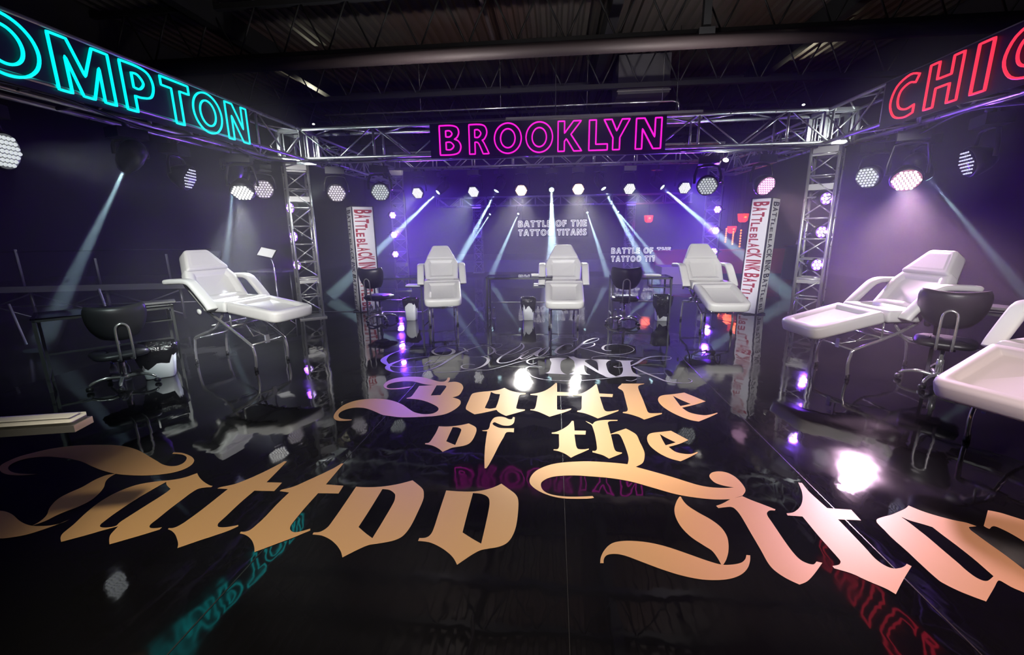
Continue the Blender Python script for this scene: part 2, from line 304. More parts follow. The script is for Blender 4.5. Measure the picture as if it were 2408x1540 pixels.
DECALS={'Tattoo':[['T',[[[(-2.585,2.437,1),(-2.596,2.459,1),(-2.526,2.455),(-2.44,2.423),(-2.381,2.386),(-2.348,2.349),(-2.331,2.301),(-2.342,2.253),(-2.383,2.214),(-2.454,2.188),(-2.545,2.173),(-2.641,2.172),(-2.732,2.18),(-2.861,2.211),(-2.977,2.25),(-3.104,2.297),(-3.221,2.325),(-3.321,2.336),(-3.412,2.341),(-3.482,2.328),(-3.534,2.302),(-3.552,2.26),(-3.539,2.221),(-3.5,2.184),(-3.433,2.152),(-3.362,2.137),(-3.288,2.135),(-3.226,2.139,1),(-3.276,2.126),(-3.334,2.117),(-3.408,2.119),(-3.478,2.137),(-3.541,2.169),(-3.585,2.2),(-3.609,2.233),(-3.618,2.277),(-3.615,2.33),(-3.578,2.384),(-3.532,2.433),(-3.459,2.473),(-3.371,2.502),(-3.234,2.52),(-3.126,2.524),(-3.013,2.511),(-2.902,2.479),(-2.808,2.44),(-2.705,2.39),(-2.606,2.343),(-2.531,2.307),(-2.466,2.291),(-2.422,2.298),(-2.407,2.331),(-2.424,2.374),(-2.455,2.409),(-2.506,2.433),(-2.554,2.439)],[]],[[(-2.728,2.18,1),(-2.727,2.14),(-2.704,2.096),(-2.653,2.04),(-2.616,1.979),(-2.595,1.914),(-2.603,1.861),(-2.626,1.816),(-2.64,1.78),(-2.648,1.733),(-2.674,1.695,1),(-2.672,1.723),(-2.682,1.753),(-2.704,1.786),(-2.749,1.831),(-2.787,1.886),(-2.803,1.931),(-2.799,1.979),(-2.786,2.03),(-2.79,2.089),(-2.786,2.128),(-2.769,2.164)],[]],[[(-2.531,1.756,1),(-2.545,1.724),(-2.579,1.705),(-2.624,1.696),(-2.671,1.694),(-2.726,1.704),(-2.795,1.727),(-2.887,1.766),(-2.959,1.787),(-3.019,1.792),(-3.138,1.795),(-3.232,1.769),(-3.259,1.719),(-3.192,1.651,1),(-3.218,1.688),(-3.188,1.707),(-3.103,1.697),(-2.938,1.644),(-2.799,1.605),(-2.723,1.596),(-2.679,1.605),(-2.624,1.629),(-2.586,1.666),(-2.556,1.707)],[]]]],['a',[[[(-2.386,1.598,1),(-2.425,1.627),(-2.448,1.658),(-2.466,1.719),(-2.507,1.823),(-2.529,1.919),(-2.522,2.0),(-2.481,2.074),(-2.396,2.119),(-2.307,2.144),(-2.252,2.176),(-2.216,2.226,1),(-2.164,2.183),(-2.1,2.141),(-2.036,2.109),(-2.008,2.102,1),(-2.006,2.089,1),(-2.041,2.082),(-2.071,2.066),(-2.079,2.024),(-2.077,1.964),(-2.074,1.878),(-2.066,1.801),(-2.064,1.762),(-2.056,1.741),(-2.038,1.728),(-2.011,1.728),(-1.983,1.737,1),(-1.979,1.72,1),(-2.034,1.674),(-2.081,1.638),(-2.129,1.602,1),(-2.163,1.631),(-2.191,1.661),(-2.205,1.691),(-2.217,1.725,1),(-2.269,1.688),(-2.317,1.648)],[[(-2.326,2.12,1),(-2.293,2.089),(-2.234,2.053,1),(-2.229,1.995),(-2.236,1.871),(-2.241,1.765),(-2.234,1.729),(-2.265,1.713),(-2.3,1.713),(-2.321,1.727),(-2.331,1.758),(-2.342,1.851),(-2.344,1.959),(-2.335,2.057)]]]]],['t',[[[(-1.751,2.402,1),(-1.733,2.402,1),(-1.719,2.264),(-1.71,2.163,1),(-1.613,2.166,1),(-1.605,2.08,1),(-1.724,2.075,1),(-1.725,1.961),(-1.718,1.846),(-1.716,1.795),(-1.707,1.774),(-1.69,1.762),(-1.659,1.763),(-1.628,1.773),(-1.603,1.785,1),(-1.595,1.775,1),(-1.627,1.732),(-1.694,1.676),(-1.775,1.605,1),(-1.797,1.633),(-1.838,1.669),(-1.875,1.697),(-1.913,1.717),(-1.939,1.725,1),(-1.943,1.734,1),(-1.921,1.737),(-1.908,1.753),(-1.899,1.786),(-1.893,1.862),(-1.892,1.968),(-1.893,2.079,1),(-1.959,2.079,1),(-1.951,2.094),(-1.89,2.13),(-1.845,2.191),(-1.805,2.265),(-1.776,2.334)],[]]]],['t',[[[(-1.361,2.404,1),(-1.347,2.405,1),(-1.342,2.284),(-1.339,2.169,1),(-1.227,2.163,1),(-1.218,2.086,1),(-1.338,2.08,1),(-1.337,1.935),(-1.332,1.842),(-1.327,1.799),(-1.313,1.773),(-1.286,1.757),(-1.256,1.762),(-1.215,1.788,1),(-1.208,1.774,1),(-1.26,1.721),(-1.316,1.672),(-1.387,1.61,1),(-1.414,1.645),(-1.456,1.685),(-1.504,1.714),(-1.549,1.726,1),(-1.553,1.738,1),(-1.525,1.743),(-1.511,1.77),(-1.506,1.851),(-1.511,1.965),(-1.51,2.074,1),(-1.574,2.083,1),(-1.572,2.097,1),(-1.517,2.134),(-1.47,2.204),(-1.417,2.286),(-1.379,2.355)],[]]]],['o',[[[(-1.18,1.747,1),(-1.183,1.762,1),(-1.152,1.77),(-1.133,1.803),(-1.132,1.858),(-1.137,1.975),(-1.148,2.159,1),(-1.073,2.16),(-0.993,2.173),(-0.917,2.201),(-0.867,2.23),(-0.837,2.25,1),(-0.792,2.21),(-0.747,2.164),(-0.725,2.11),(-0.715,2.059),(-0.712,1.96),(-0.713,1.847),(-0.726,1.778),(-0.75,1.746),(-0.785,1.727),(-0.835,1.71),(-0.871,1.698),(-0.906,1.667),(-0.934,1.637),(-0.957,1.611,1),(-0.983,1.647),(-1.024,1.686),(-1.074,1.72),(-1.13,1.743)],[[(-0.983,2.148,1),(-0.938,2.142),(-0.897,2.111),(-0.881,2.078),(-0.871,2.021),(-0.87,1.867),(-0.872,1.746,1),(-0.921,1.778),(-0.976,1.819,1),(-0.977,1.957)]]]]],['o',[[[(-0.643,1.745,1),(-0.643,1.765,1),(-0.613,1.77),(-0.595,1.794),(-0.592,1.846),(-0.599,1.969),(-0.609,2.163,1),(-0.526,2.16),(-0.445,2.166),(-0.375,2.192),(-0.33,2.224),(-0.3,2.255,1),(-0.254,2.208),(-0.208,2.157),(-0.187,2.099),(-0.18,1.99),(-0.181,1.889),(-0.192,1.816),(-0.214,1.765),(-0.251,1.736),(-0.296,1.721),(-0.334,1.706),(-0.368,1.674),(-0.394,1.643),(-0.421,1.61,1),(-0.448,1.65),(-0.483,1.683),(-0.532,1.716),(-0.587,1.74)],[[(-0.45,2.149,1),(-0.4,2.145),(-0.36,2.119),(-0.344,2.075),(-0.338,2.001),(-0.336,1.866),(-0.336,1.751,1),(-0.384,1.781),(-0.441,1.821,1),(-0.446,1.969)]]]]]],'Titans':[['T',[[[(0.224,2.173,1),(0.231,2.156,1),(0.186,2.145),(0.077,2.138),(-0.001,2.153),(-0.073,2.194),(-0.121,2.247),(-0.136,2.297),(-0.126,2.359),(-0.09,2.425),(-0.012,2.49),(0.088,2.526),(0.224,2.547),(0.358,2.543),(0.471,2.53),(0.522,2.501),(0.616,2.454),(0.72,2.399),(0.83,2.334),(0.902,2.311),(0.979,2.309),(1.036,2.317,1),(0.987,2.331),(0.949,2.357),(0.936,2.4),(0.943,2.439),(0.973,2.473),(1.02,2.487),(1.064,2.471),(1.092,2.42),(1.099,2.347),(1.089,2.29),(1.052,2.24,1),(0.977,2.202,1),(0.892,2.193),(0.797,2.201),(0.69,2.226),(0.578,2.279),(0.46,2.335),(0.34,2.363),(0.215,2.373),(0.13,2.375),(0.041,2.363),(-0.019,2.339),(-0.06,2.295),(-0.067,2.251),(-0.05,2.203),(-0.009,2.172),(0.062,2.158),(0.141,2.161)],[]],[[(0.711,2.205,1),(0.714,2.163),(0.728,2.12),(0.763,2.07),(0.809,2.016),(0.837,1.959),(0.841,1.898),(0.827,1.839),(0.804,1.783),(0.778,1.737),(0.755,1.707,1),(0.746,1.707,1),(0.744,1.751),(0.735,1.791),(0.711,1.821),(0.669,1.875),(0.642,1.944),(0.635,2.019),(0.646,2.09),(0.676,2.16),(0.703,2.204,1)],[]],[[(0.215,1.672,1),(0.222,1.709),(0.243,1.755),(0.274,1.795),(0.313,1.817),(0.374,1.827),(0.453,1.823),(0.532,1.802),(0.617,1.763),(0.692,1.726),(0.746,1.707),(0.795,1.711),(0.837,1.725),(0.864,1.748),(0.881,1.776,1),(0.897,1.775,1),(0.88,1.737),(0.851,1.693),(0.808,1.654),(0.752,1.627),(0.69,1.615),(0.621,1.615),(0.544,1.632),(0.468,1.662),(0.396,1.697),(0.332,1.727),(0.289,1.734),(0.253,1.725),(0.235,1.701),(0.23,1.673,1)],[]]]],['i',[[[(1.05,2.236,1),(1.082,2.204),(1.125,2.17),(1.174,2.129,1),(1.166,2.119,1),(1.14,2.117),(1.117,2.097),(1.107,2.068),(1.105,2.018),(1.101,1.939),(1.098,1.843),(1.101,1.789),(1.11,1.76),(1.131,1.743),(1.151,1.742),(1.172,1.76,1),(1.193,1.754,1),(1.124,1.687),(1.07,1.641),(1.027,1.619,1),(0.99,1.649),(0.963,1.69),(0.955,1.734),(0.96,1.813),(0.965,1.928),(0.971,2.057),(0.965,2.115),(0.95,2.132),(0.919,2.127),(0.88,2.117,1),(0.875,2.136,1),(0.917,2.16),(0.973,2.202,1)],[]]]],['t',[[[(1.427,2.398,1),(1.446,2.395,1),(1.438,2.31),(1.443,2.226),(1.449,2.161,1),(1.564,2.156,1),(1.557,2.07,1),(1.447,2.07,1),(1.446,1.977),(1.444,1.875),(1.441,1.799),(1.454,1.759),(1.479,1.744),(1.512,1.751),(1.538,1.764),(1.555,1.778,1),(1.565,1.764,1),(1.472,1.682),(1.384,1.6,1),(1.364,1.628),(1.321,1.662),(1.279,1.7),(1.225,1.724,1),(1.225,1.738,1),(1.257,1.748),(1.275,1.765),(1.28,1.786),(1.279,1.857),(1.278,1.943),(1.282,2.079,1),(1.211,2.082,1),(1.214,2.099,1),(1.259,2.114),(1.317,2.166),(1.363,2.232),(1.399,2.307)],[]]]],['a',[[[(1.887,2.217,1),(1.917,2.176),(1.96,2.14),(2.02,2.107),(2.06,2.093),(2.086,2.068,1),(2.068,2.063),(2.047,2.059),(2.039,2.051),(2.032,2.033),(2.031,2.001),(2.03,1.945),(2.031,1.895),(2.03,1.844),(2.026,1.783),(2.024,1.74),(2.026,1.703),(2.041,1.679),(2.06,1.677,1),(2.016,1.644),(1.933,1.598,1),(1.916,1.621),(1.899,1.651),(1.878,1.675),(1.866,1.707,1),(1.853,1.706),(1.804,1.667),(1.708,1.592,1),(1.679,1.612),(1.647,1.639),(1.618,1.679),(1.614,1.702),(1.613,1.739),(1.614,1.799),(1.616,1.863),(1.614,1.942),(1.619,2.005),(1.622,2.05),(1.629,2.07),(1.647,2.089),(1.691,2.11),(1.74,2.129),(1.808,2.165),(1.852,2.19)],[[(1.777,2.115,1),(1.8,2.087),(1.834,2.067),(1.867,2.044,1),(1.868,1.983),(1.871,1.908),(1.87,1.833),(1.865,1.776),(1.86,1.732,1),(1.828,1.712),(1.809,1.703),(1.793,1.705),(1.781,1.724),(1.778,1.761),(1.781,1.8),(1.783,1.877),(1.786,1.961),(1.784,2.024),(1.782,2.071)]]]]],['n',[[[(2.261,2.207,1),(2.301,2.191),(2.33,2.166),(2.363,2.136),(2.402,2.1),(2.449,2.066),(2.466,2.036,1),(2.413,1.991),(2.403,1.932),(2.409,1.868),(2.42,1.826,1),(2.317,1.784,1),(2.313,1.86),(2.299,1.905),(2.302,1.952,1),(2.274,1.88),(2.272,1.835,1),(2.188,1.782,1),(2.184,1.85),(2.198,1.925),(2.203,1.969),(2.2,2.009),(2.191,2.046),(2.176,2.073),(2.157,2.07),(2.14,2.058),(2.128,2.051,1),(2.123,2.062),(2.123,2.073,1)],[]]]]],'Battle':[['B',[[[(-1.077,4.103,1),(-1.052,4.101,1),(-1.038,4.003),(-1.056,3.931),(-1.096,3.901),(-1.163,3.873),(-1.253,3.892),(-1.383,3.96),(-1.472,3.967),(-1.551,3.941),(-1.6,3.898),(-1.617,3.846),(-1.6,3.788),(-1.558,3.761),(-1.488,3.772),(-1.417,3.808),(-1.349,3.824,1),(-1.422,3.761),(-1.517,3.736),(-1.584,3.746),(-1.635,3.8),(-1.661,3.873),(-1.659,3.966),(-1.613,4.049),(-1.538,4.093),(-1.431,4.109),(-1.338,4.098),(-1.244,4.045),(-1.139,3.981),(-1.086,3.984),(-1.071,4.033)],[]],[[(-1.297,3.844,1),(-1.163,3.873),(-1.1,3.916),(-1.037,3.962),(-0.967,3.982),(-0.903,3.934),(-0.863,3.847),(-0.851,3.763),(-0.856,3.628),(-0.903,3.573,1),(-0.847,3.539),(-0.812,3.492),(-0.799,3.409),(-0.822,3.306),(-0.872,3.216),(-0.948,3.169),(-1.03,3.149),(-1.13,3.131),(-1.233,3.124),(-1.33,3.144),(-1.39,3.16),(-1.464,3.209),(-1.541,3.258),(-1.61,3.287),(-1.685,3.287),(-1.736,3.256),(-1.764,3.199),(-1.755,3.136),(-1.718,3.083),(-1.667,3.06),(-1.604,3.058,1),(-1.604,3.04),(-1.659,3.027),(-1.714,3.031),(-1.763,3.074),(-1.795,3.144),(-1.813,3.24),(-1.808,3.344),(-1.762,3.431),(-1.685,3.478),(-1.585,3.497),(-1.482,3.486),(-1.387,3.443),(-1.296,3.377),(-1.211,3.291),(-1.145,3.23),(-1.063,3.197),(-0.994,3.208),(-0.962,3.253),(-0.961,3.308),(-0.992,3.362),(-1.079,3.438),(-1.172,3.493),(-1.256,3.513),(-1.312,3.517,1),(-1.313,3.534,1),(-1.285,3.569),(-1.287,3.667)],[[(-1.13,3.869,1),(-1.057,3.871),(-1.031,3.852),(-1.025,3.809),(-1.028,3.622,1),(-1.113,3.606,1)]]]]],['a',[[[(-0.735,3.345,1),(-0.74,3.39),(-0.742,3.496),(-0.745,3.635),(-0.73,3.688),(-0.667,3.725),(-0.581,3.752),(-0.515,3.784),(-0.462,3.843,1),(-0.404,3.777),(-0.331,3.735),(-0.251,3.718,1),(-0.251,3.687,1),(-0.297,3.671),(-0.307,3.624),(-0.308,3.512),(-0.31,3.395),(-0.299,3.356),(-0.233,3.345,1),(-0.234,3.323,1),(-0.292,3.276),(-0.349,3.23),(-0.377,3.208,1),(-0.42,3.246),(-0.452,3.287),(-0.47,3.322,1),(-0.531,3.281),(-0.587,3.246),(-0.638,3.221,1),(-0.678,3.261),(-0.724,3.312)],[[(-0.576,3.73,1),(-0.533,3.687),(-0.484,3.677,1),(-0.479,3.501),(-0.482,3.366,1),(-0.522,3.343),(-0.564,3.352),(-0.574,3.373),(-0.57,3.544)]]]]],['t',[[[(0.024,4.008,1),(0.036,4.0,1),(0.036,3.768,1),(0.147,3.762,1),(0.142,3.678,1),(0.035,3.676,1),(0.033,3.395),(0.041,3.363),(0.085,3.359),(0.121,3.379),(0.153,3.392,1),(0.146,3.363,1),(0.084,3.301),(0.023,3.255),(-0.028,3.215,1),(-0.08,3.269),(-0.133,3.314),(-0.189,3.337,1),(-0.188,3.354,1),(-0.157,3.361),(-0.147,3.429),(-0.143,3.547),(-0.14,3.665,1),(-0.206,3.676,1),(-0.207,3.7,1),(-0.15,3.725),(-0.083,3.783),(-0.025,3.884)],[]]]],['t',[[[(0.409,3.998,1),(0.418,3.993,1),(0.418,3.752,1),(0.54,3.742,1),(0.525,3.669,1),(0.416,3.675,1),(0.418,3.512),(0.422,3.388),(0.44,3.352),(0.483,3.36),(0.541,3.389,1),(0.533,3.363,1),(0.468,3.306),(0.403,3.25),(0.353,3.207,1),(0.311,3.254),(0.255,3.302),(0.197,3.326,1),(0.2,3.351,1),(0.225,3.364),(0.238,3.409),(0.245,3.524),(0.257,3.68,1),(0.179,3.685,1),(0.18,3.701,1),(0.236,3.723),(0.298,3.793),(0.359,3.894)],[]]]],['l',[[[(0.65,3.998,1),(0.66,4.028,1),(0.878,4.041,1),(0.872,4.026,1),(0.824,3.994),(0.801,3.949),(0.79,3.837),(0.783,3.631),(0.772,3.422),(0.772,3.357),(0.793,3.338),(0.881,3.348,1),(0.872,3.327,1),(0.815,3.288),(0.757,3.244),(0.711,3.211,1),(0.677,3.258),(0.619,3.305),(0.564,3.329,1),(0.569,3.348,1),(0.599,3.361),(0.616,3.401),(0.622,3.479),(0.634,3.671),(0.64,3.828),(0.608,3.909)],[]]]],['e',[[[(1.188,3.822,1),(1.251,3.723),(1.31,3.621,1),(1.194,3.539),(1.07,3.468,1),(1.097,3.383),(1.15,3.341),(1.22,3.329),(1.321,3.383,1),(1.32,3.369,1),(1.222,3.285),(1.121,3.204,1),(1.067,3.226),(1.005,3.291),(0.948,3.39),(0.914,3.498),(0.908,3.603),(0.932,3.69),(0.981,3.744),(1.073,3.775)],[[(1.065,3.736,1),(1.109,3.64),(1.165,3.556,1),(1.067,3.504,1),(1.065,3.625)]]]]]],'of':[['o',[[[(-0.894,2.696,1),(-0.897,2.712,1),(-0.872,2.724),(-0.866,2.797),(-0.865,2.882),(-0.872,2.983,1),(-0.798,2.985),(-0.72,3.009),(-0.652,3.049,1),(-0.595,2.999),(-0.574,2.955),(-0.567,2.886),(-0.571,2.786),(-0.589,2.721),(-0.627,2.688),(-0.689,2.661),(-0.718,2.629),(-0.742,2.598,1),(-0.78,2.639),(-0.836,2.68)],[[(-0.761,2.975,1),(-0.721,2.972),(-0.691,2.947),(-0.683,2.895),(-0.679,2.699,1),(-0.755,2.749,1),(-0.758,2.855)]]]]],['f',[[[(-0.529,2.937,1),(-0.489,2.952),(-0.481,2.998),(-0.484,3.072),(-0.47,3.161),(-0.431,3.19),(-0.387,3.181),(-0.349,3.149),(-0.324,3.151),(-0.319,3.191,1),(-0.304,3.186,1),(-0.303,3.084),(-0.329,3.036),(-0.378,3.032),(-0.423,3.061),(-0.451,3.084),(-0.464,3.073),(-0.462,3.045),(-0.432,3.01),(-0.389,2.986),(-0.292,2.989,1),(-0.288,2.922,1),(-0.341,2.919),(-0.355,2.833),(-0.372,2.721),(-0.389,2.574),(-0.404,2.466),(-0.415,2.415,1),(-0.426,2.414,1),(-0.445,2.529),(-0.464,2.67),(-0.479,2.825),(-0.487,2.926,1),(-0.521,2.927,1)],[]]]]],'the':[['t',[[[(0.147,3.15,1),(0.161,3.149,1),(0.161,2.983,1),(0.244,2.985,1),(0.237,2.922,1),(0.157,2.919,1),(0.159,2.79),(0.163,2.73),(0.176,2.704),(0.215,2.704),(0.245,2.716,1),(0.244,2.703,1),(0.198,2.659),(0.154,2.621),(0.119,2.584,1),(0.085,2.63),(0.043,2.662),(0.004,2.677,1),(0.007,2.689,1),(0.032,2.693),(0.043,2.728),(0.044,2.813),(0.044,2.916,1),(-0.009,2.921,1),(-0.007,2.937,1),(0.03,2.957),(0.078,3.009),(0.12,3.076)],[]]]],['h',[[[(0.252,3.155,1),(0.28,3.13),(0.302,3.099,1),(0.326,3.146),(0.37,3.174),(0.437,3.189),(0.505,3.191,1),(0.5,3.174,1),(0.442,3.164),(0.422,3.134),(0.42,3.078),(0.419,2.946,1),(0.466,2.984),(0.544,3.043,1),(0.576,3.0),(0.604,2.942),(0.607,2.838),(0.611,2.747),(0.608,2.675),(0.588,2.592),(0.565,2.544),(0.525,2.507,1),(0.459,2.465),(0.371,2.433,1),(0.42,2.459),(0.458,2.498),(0.48,2.551),(0.493,2.612),(0.496,2.695),(0.494,2.814),(0.487,2.917),(0.469,2.95),(0.42,2.938,1),(0.418,2.824),(0.417,2.733),(0.426,2.69),(0.462,2.678,1),(0.457,2.664,1),(0.41,2.626),(0.365,2.591,1),(0.328,2.634),(0.265,2.667,1),(0.267,2.686,1),(0.285,2.687),(0.298,2.71),(0.303,2.77),(0.305,2.913),(0.3,3.034),(0.293,3.088),(0.275,3.114)],[]]]],['e',[[[(0.868,3.029,1),(0.907,2.964),(0.951,2.89,1),(0.87,2.825),(0.789,2.779,1),(0.813,2.718),(0.854,2.693),(0.907,2.69),(0.959,2.722,1),(0.96,2.71,1),(0.888,2.647),(0.816,2.591,1),(0.755,2.624),(0.703,2.689),(0.667,2.781),(0.665,2.873),(0.687,2.948),(0.725,2.984),(0.798,3.007)],[[(0.774,2.968,1),(0.808,2.907),(0.854,2.847,1),(0.774,2.8,1),(0.772,2.881)]]]]]],'INK':[['I',[[[(-0.042,4.839,1),(0.049,4.876),(0.157,4.85,1),(0.101,4.769),(0.082,4.678),(0.076,4.534),(0.083,4.399),(0.109,4.31),(0.141,4.27,1),(0.045,4.281),(-0.093,4.299,1),(-0.053,4.339),(-0.037,4.419),(-0.03,4.556),(-0.023,4.672),(-0.041,4.777)],[]]]],['N',[[[(0.176,4.898,1),(0.232,4.934),(0.292,4.857),(0.428,4.833,1),(0.357,4.767),(0.391,4.636),(0.433,4.526),(0.475,4.408,1),(0.488,4.585),(0.491,4.7),(0.476,4.774),(0.432,4.827,1),(0.566,4.834),(0.66,4.814,1),(0.619,4.766),(0.587,4.676),(0.578,4.562),(0.576,4.401),(0.593,4.313),(0.641,4.23,1),(0.552,4.201),(0.505,4.271),(0.451,4.368),(0.403,4.47),(0.338,4.605,1),(0.333,4.413),(0.35,4.312),(0.383,4.276,1),(0.285,4.283),(0.165,4.288,1),(0.208,4.354),(0.234,4.488),(0.238,4.657),(0.226,4.776)],[]]]],['K',[[[(0.705,4.823,1),(0.798,4.8),(0.913,4.812,1),(0.874,4.765),(0.858,4.72),(0.848,4.633),(0.832,4.495),(0.834,4.365),(0.89,4.245,1),(0.752,4.249),(0.617,4.229,1),(0.679,4.281),(0.714,4.358),(0.742,4.489),(0.759,4.715),(0.742,4.773)],[]]]]]}
STROKES=[['B',[(-1.549,5.241,0.008),(-1.638,5.243,0.008),(-1.789,5.213,0.009),(-1.925,5.094,0.014),(-1.997,4.892,0.033),(-1.989,4.68,0.084),(-1.871,4.503,0.046),(-1.768,4.439,0.018),(-1.609,4.424,0.015),(-1.465,4.451,0.015),(-1.341,4.558,0.014),(-1.244,4.667,0.011),(-1.233,4.748,0.008)]],['B',[(-1.208,4.918,0.008),(-1.345,4.868,0.008),(-1.502,4.839,0.011),(-1.649,4.781,0.015),(-1.772,4.665,0.024),(-1.843,4.492,0.061),(-1.807,4.348,0.06),(-1.698,4.25,0.017),(-1.579,4.23,0.012),(-1.44,4.254,0.01),(-1.325,4.363,0.018),(-1.258,4.537,0.034),(-1.209,4.749,0.048),(-1.155,4.979,0.05),(-1.076,5.167,0.032),(-0.938,5.371,0.018),(-0.818,5.462,0.009),(-0.702,5.468,0.008),(-0.672,5.4,0.008),(-0.699,5.299,0.008),(-0.761,5.247,0.008),(-0.839,5.243,0.008)]],['B',[(-1.452,5.279,0.008),(-1.374,5.25,0.012),(-1.273,5.158,0.043),(-1.235,5.035,0.05),(-1.274,4.914,0.016),(-1.354,4.904,0.011),(-1.454,4.964,0.033),(-1.513,5.083,0.034),(-1.496,5.211,0.012),(-1.465,5.329,0.008),(-1.352,5.42,0.008),(-1.178,5.453,0.008),(-0.993,5.43,0.009),(-0.827,5.342,0.023),(-0.744,5.184,0.036),(-0.748,5.03,0.03),(-0.818,4.895,0.013),(-0.931,4.846,0.008),(-1.017,4.87,0.008)]],['B',[(-0.857,4.884,0.016),(-0.771,4.799,0.04),(-0.75,4.667,0.046),(-0.78,4.514,0.033),(-0.85,4.402,0.016),(-0.937,4.39,0.012),(-0.997,4.429,0.022),(-1.015,4.513,0.018),(-0.957,4.566,0.012),(-0.876,4.545,0.008)]],['B',[(-1.449,4.552,0.008),(-1.416,4.684,0.008),(-1.312,4.743,0.008),(-1.269,4.732,0.008),(-1.317,4.61,0.008),(-1.373,4.531,0.008),(-1.434,4.527,0.008),(-1.449,4.552,0.008)]],['B',[(-1.229,5.273,0.008),(-1.152,5.244,0.017),(-1.095,5.135,0.034),(-1.058,5.075,0.025)]],['B',[(-1.26,4.264,0.008),(-1.116,4.272,0.014),(-0.98,4.314,0.017),(-0.844,4.367,0.01),(-0.699,4.376,0.012),(-0.534,4.527,0.012),(-0.361,4.714,0.009),(-0.212,4.829,0.008)]],['l',[(-0.664,4.96,0.008),(-0.622,4.948,0.01),(-0.505,4.998,0.013),(-0.411,5.169,0.022),(-0.383,5.363,0.026),(-0.431,5.533,0.013),(-0.444,5.361,0.026),(-0.54,5.101,0.033),(-0.615,4.891,0.034),(-0.642,4.725,0.031),(-0.615,4.635,0.023),(-0.546,4.639,0.015),(-0.456,4.735,0.011),(-0.375,4.904,0.013),(-0.307,5.112,0.012)]],['l',[(-0.574,5.192,0.008),(-0.649,5.173,0.008),(-0.71,5.123,0.012),(-0.706,5.032,0.01),(-0.666,4.975,0.008),(-0.605,4.949,0.008)]],['u',[(-0.359,5.02,0.008),(-0.391,4.903,0.024),(-0.376,4.807,0.019),(-0.314,4.823,0.011),(-0.221,5.027,0.024),(-0.144,5.182,0.008)]],['u',[(-0.408,4.868,0.022),(-0.368,4.822,0.015),(-0.301,4.922,0.011),(-0.216,5.096,0.025),(-0.155,5.28,0.02),(-0.244,5.294,0.012),(-0.334,5.143,0.019),(-0.4,5.001,0.026)]],['a',[(-0.145,5.28,0.008),(-0.189,5.15,0.029),(-0.222,5.01,0.038),(-0.181,4.919,0.013),(-0.11,5.032,0.019),(-0.056,5.284,0.016),(-0.077,5.34,0.01),(-0.143,5.207,0.021),(-0.195,5.045,0.032),(-0.181,4.928,0.018),(-0.108,4.949,0.009),(-0.044,5.036,0.008)]],['c',[(0.242,5.393,0.014),(0.235,5.491,0.008),(0.154,5.487,0.016),(0.072,5.328,0.039),(0.022,5.143,0.036),(0.059,5.034,0.019),(0.144,5.045,0.011),(0.261,5.173,0.008)]],['k',[(0.191,5.082,0.015),(0.286,5.282,0.035),(0.417,5.641,0.039),(0.534,5.818,0.019),(0.611,5.844,0.011),(0.602,5.756,0.01),(0.508,5.625,0.012),(0.388,5.518,0.01),(0.462,5.561,0.01),(0.533,5.565,0.014),(0.512,5.445,0.026),(0.395,5.325,0.02),(0.328,5.34,0.014),(0.437,5.235,0.025),(0.566,5.101,0.022),(0.697,5.033,0.015),(0.85,5.081,0.013),(0.96,5.19,0.011),(1.001,5.317,0.01),(0.949,5.465,0.008),(0.811,5.537,0.01),(0.674,5.472,0.024),(0.62,5.336,0.039),(0.636,5.227,0.019),(0.71,5.213,0.009)]],['k',[(0.263,5.677,0.015),(0.318,5.722,0.013),(0.312,5.831,0.011),(0.185,5.87,0.009),(0.056,5.833,0.011),(-0.019,5.706,0.015),(0.002,5.623,0.008),(0.115,5.545,0.008),(0.257,5.532,0.008)]],['I',[(0.158,4.897,0.008),(0.031,4.907,0.008),(-0.134,4.898,0.009),(-0.267,4.796,0.018),(-0.3,4.687,0.023),(-0.248,4.607,0.017),(-0.189,4.663,0.008)]],['I',[(-0.123,4.509,0.008),(-0.21,4.546,0.012),(-0.284,4.486,0.022),(-0.292,4.352,0.023),(-0.209,4.181,0.016),(-0.073,4.094,0.011),(0.082,4.076,0.008),(0.273,4.092,0.008),(0.509,4.163,0.009),(0.754,4.261,0.011),(0.922,4.332,0.008),(1.139,4.357,0.008)]],['N',[(0.04,4.963,0.008),(0.142,4.962,0.009),(0.213,4.9,0.027)]],['K',[(0.843,4.605,0.017),(0.94,4.724,0.038),(1.05,4.897,0.032),(1.185,4.989,0.014),(1.319,4.996,0.009),(1.359,4.944,0.008),(1.313,4.864,0.008),(1.193,4.833,0.008),(1.067,4.851,0.009),(0.902,4.905,0.011),(0.732,4.959,0.011),(0.581,4.978,0.009),(0.468,4.93,0.011),(0.444,4.865,0.008)]],['K',[(0.861,4.564,0.02),(0.935,4.396,0.035),(1.022,4.253,0.034),(1.104,4.118,0.027),(1.204,4.08,0.015),(1.3,4.086,0.008),(1.354,4.145,0.008),(1.337,4.212,0.008)]],['K',[(0.752,4.558,0.025),(0.683,4.54,0.013),(0.654,4.566,0.008),(0.689,4.582,0.008)]],['K',[(0.717,4.129,0.008),(0.767,4.11,0.008),(0.83,4.171,0.008)]]]

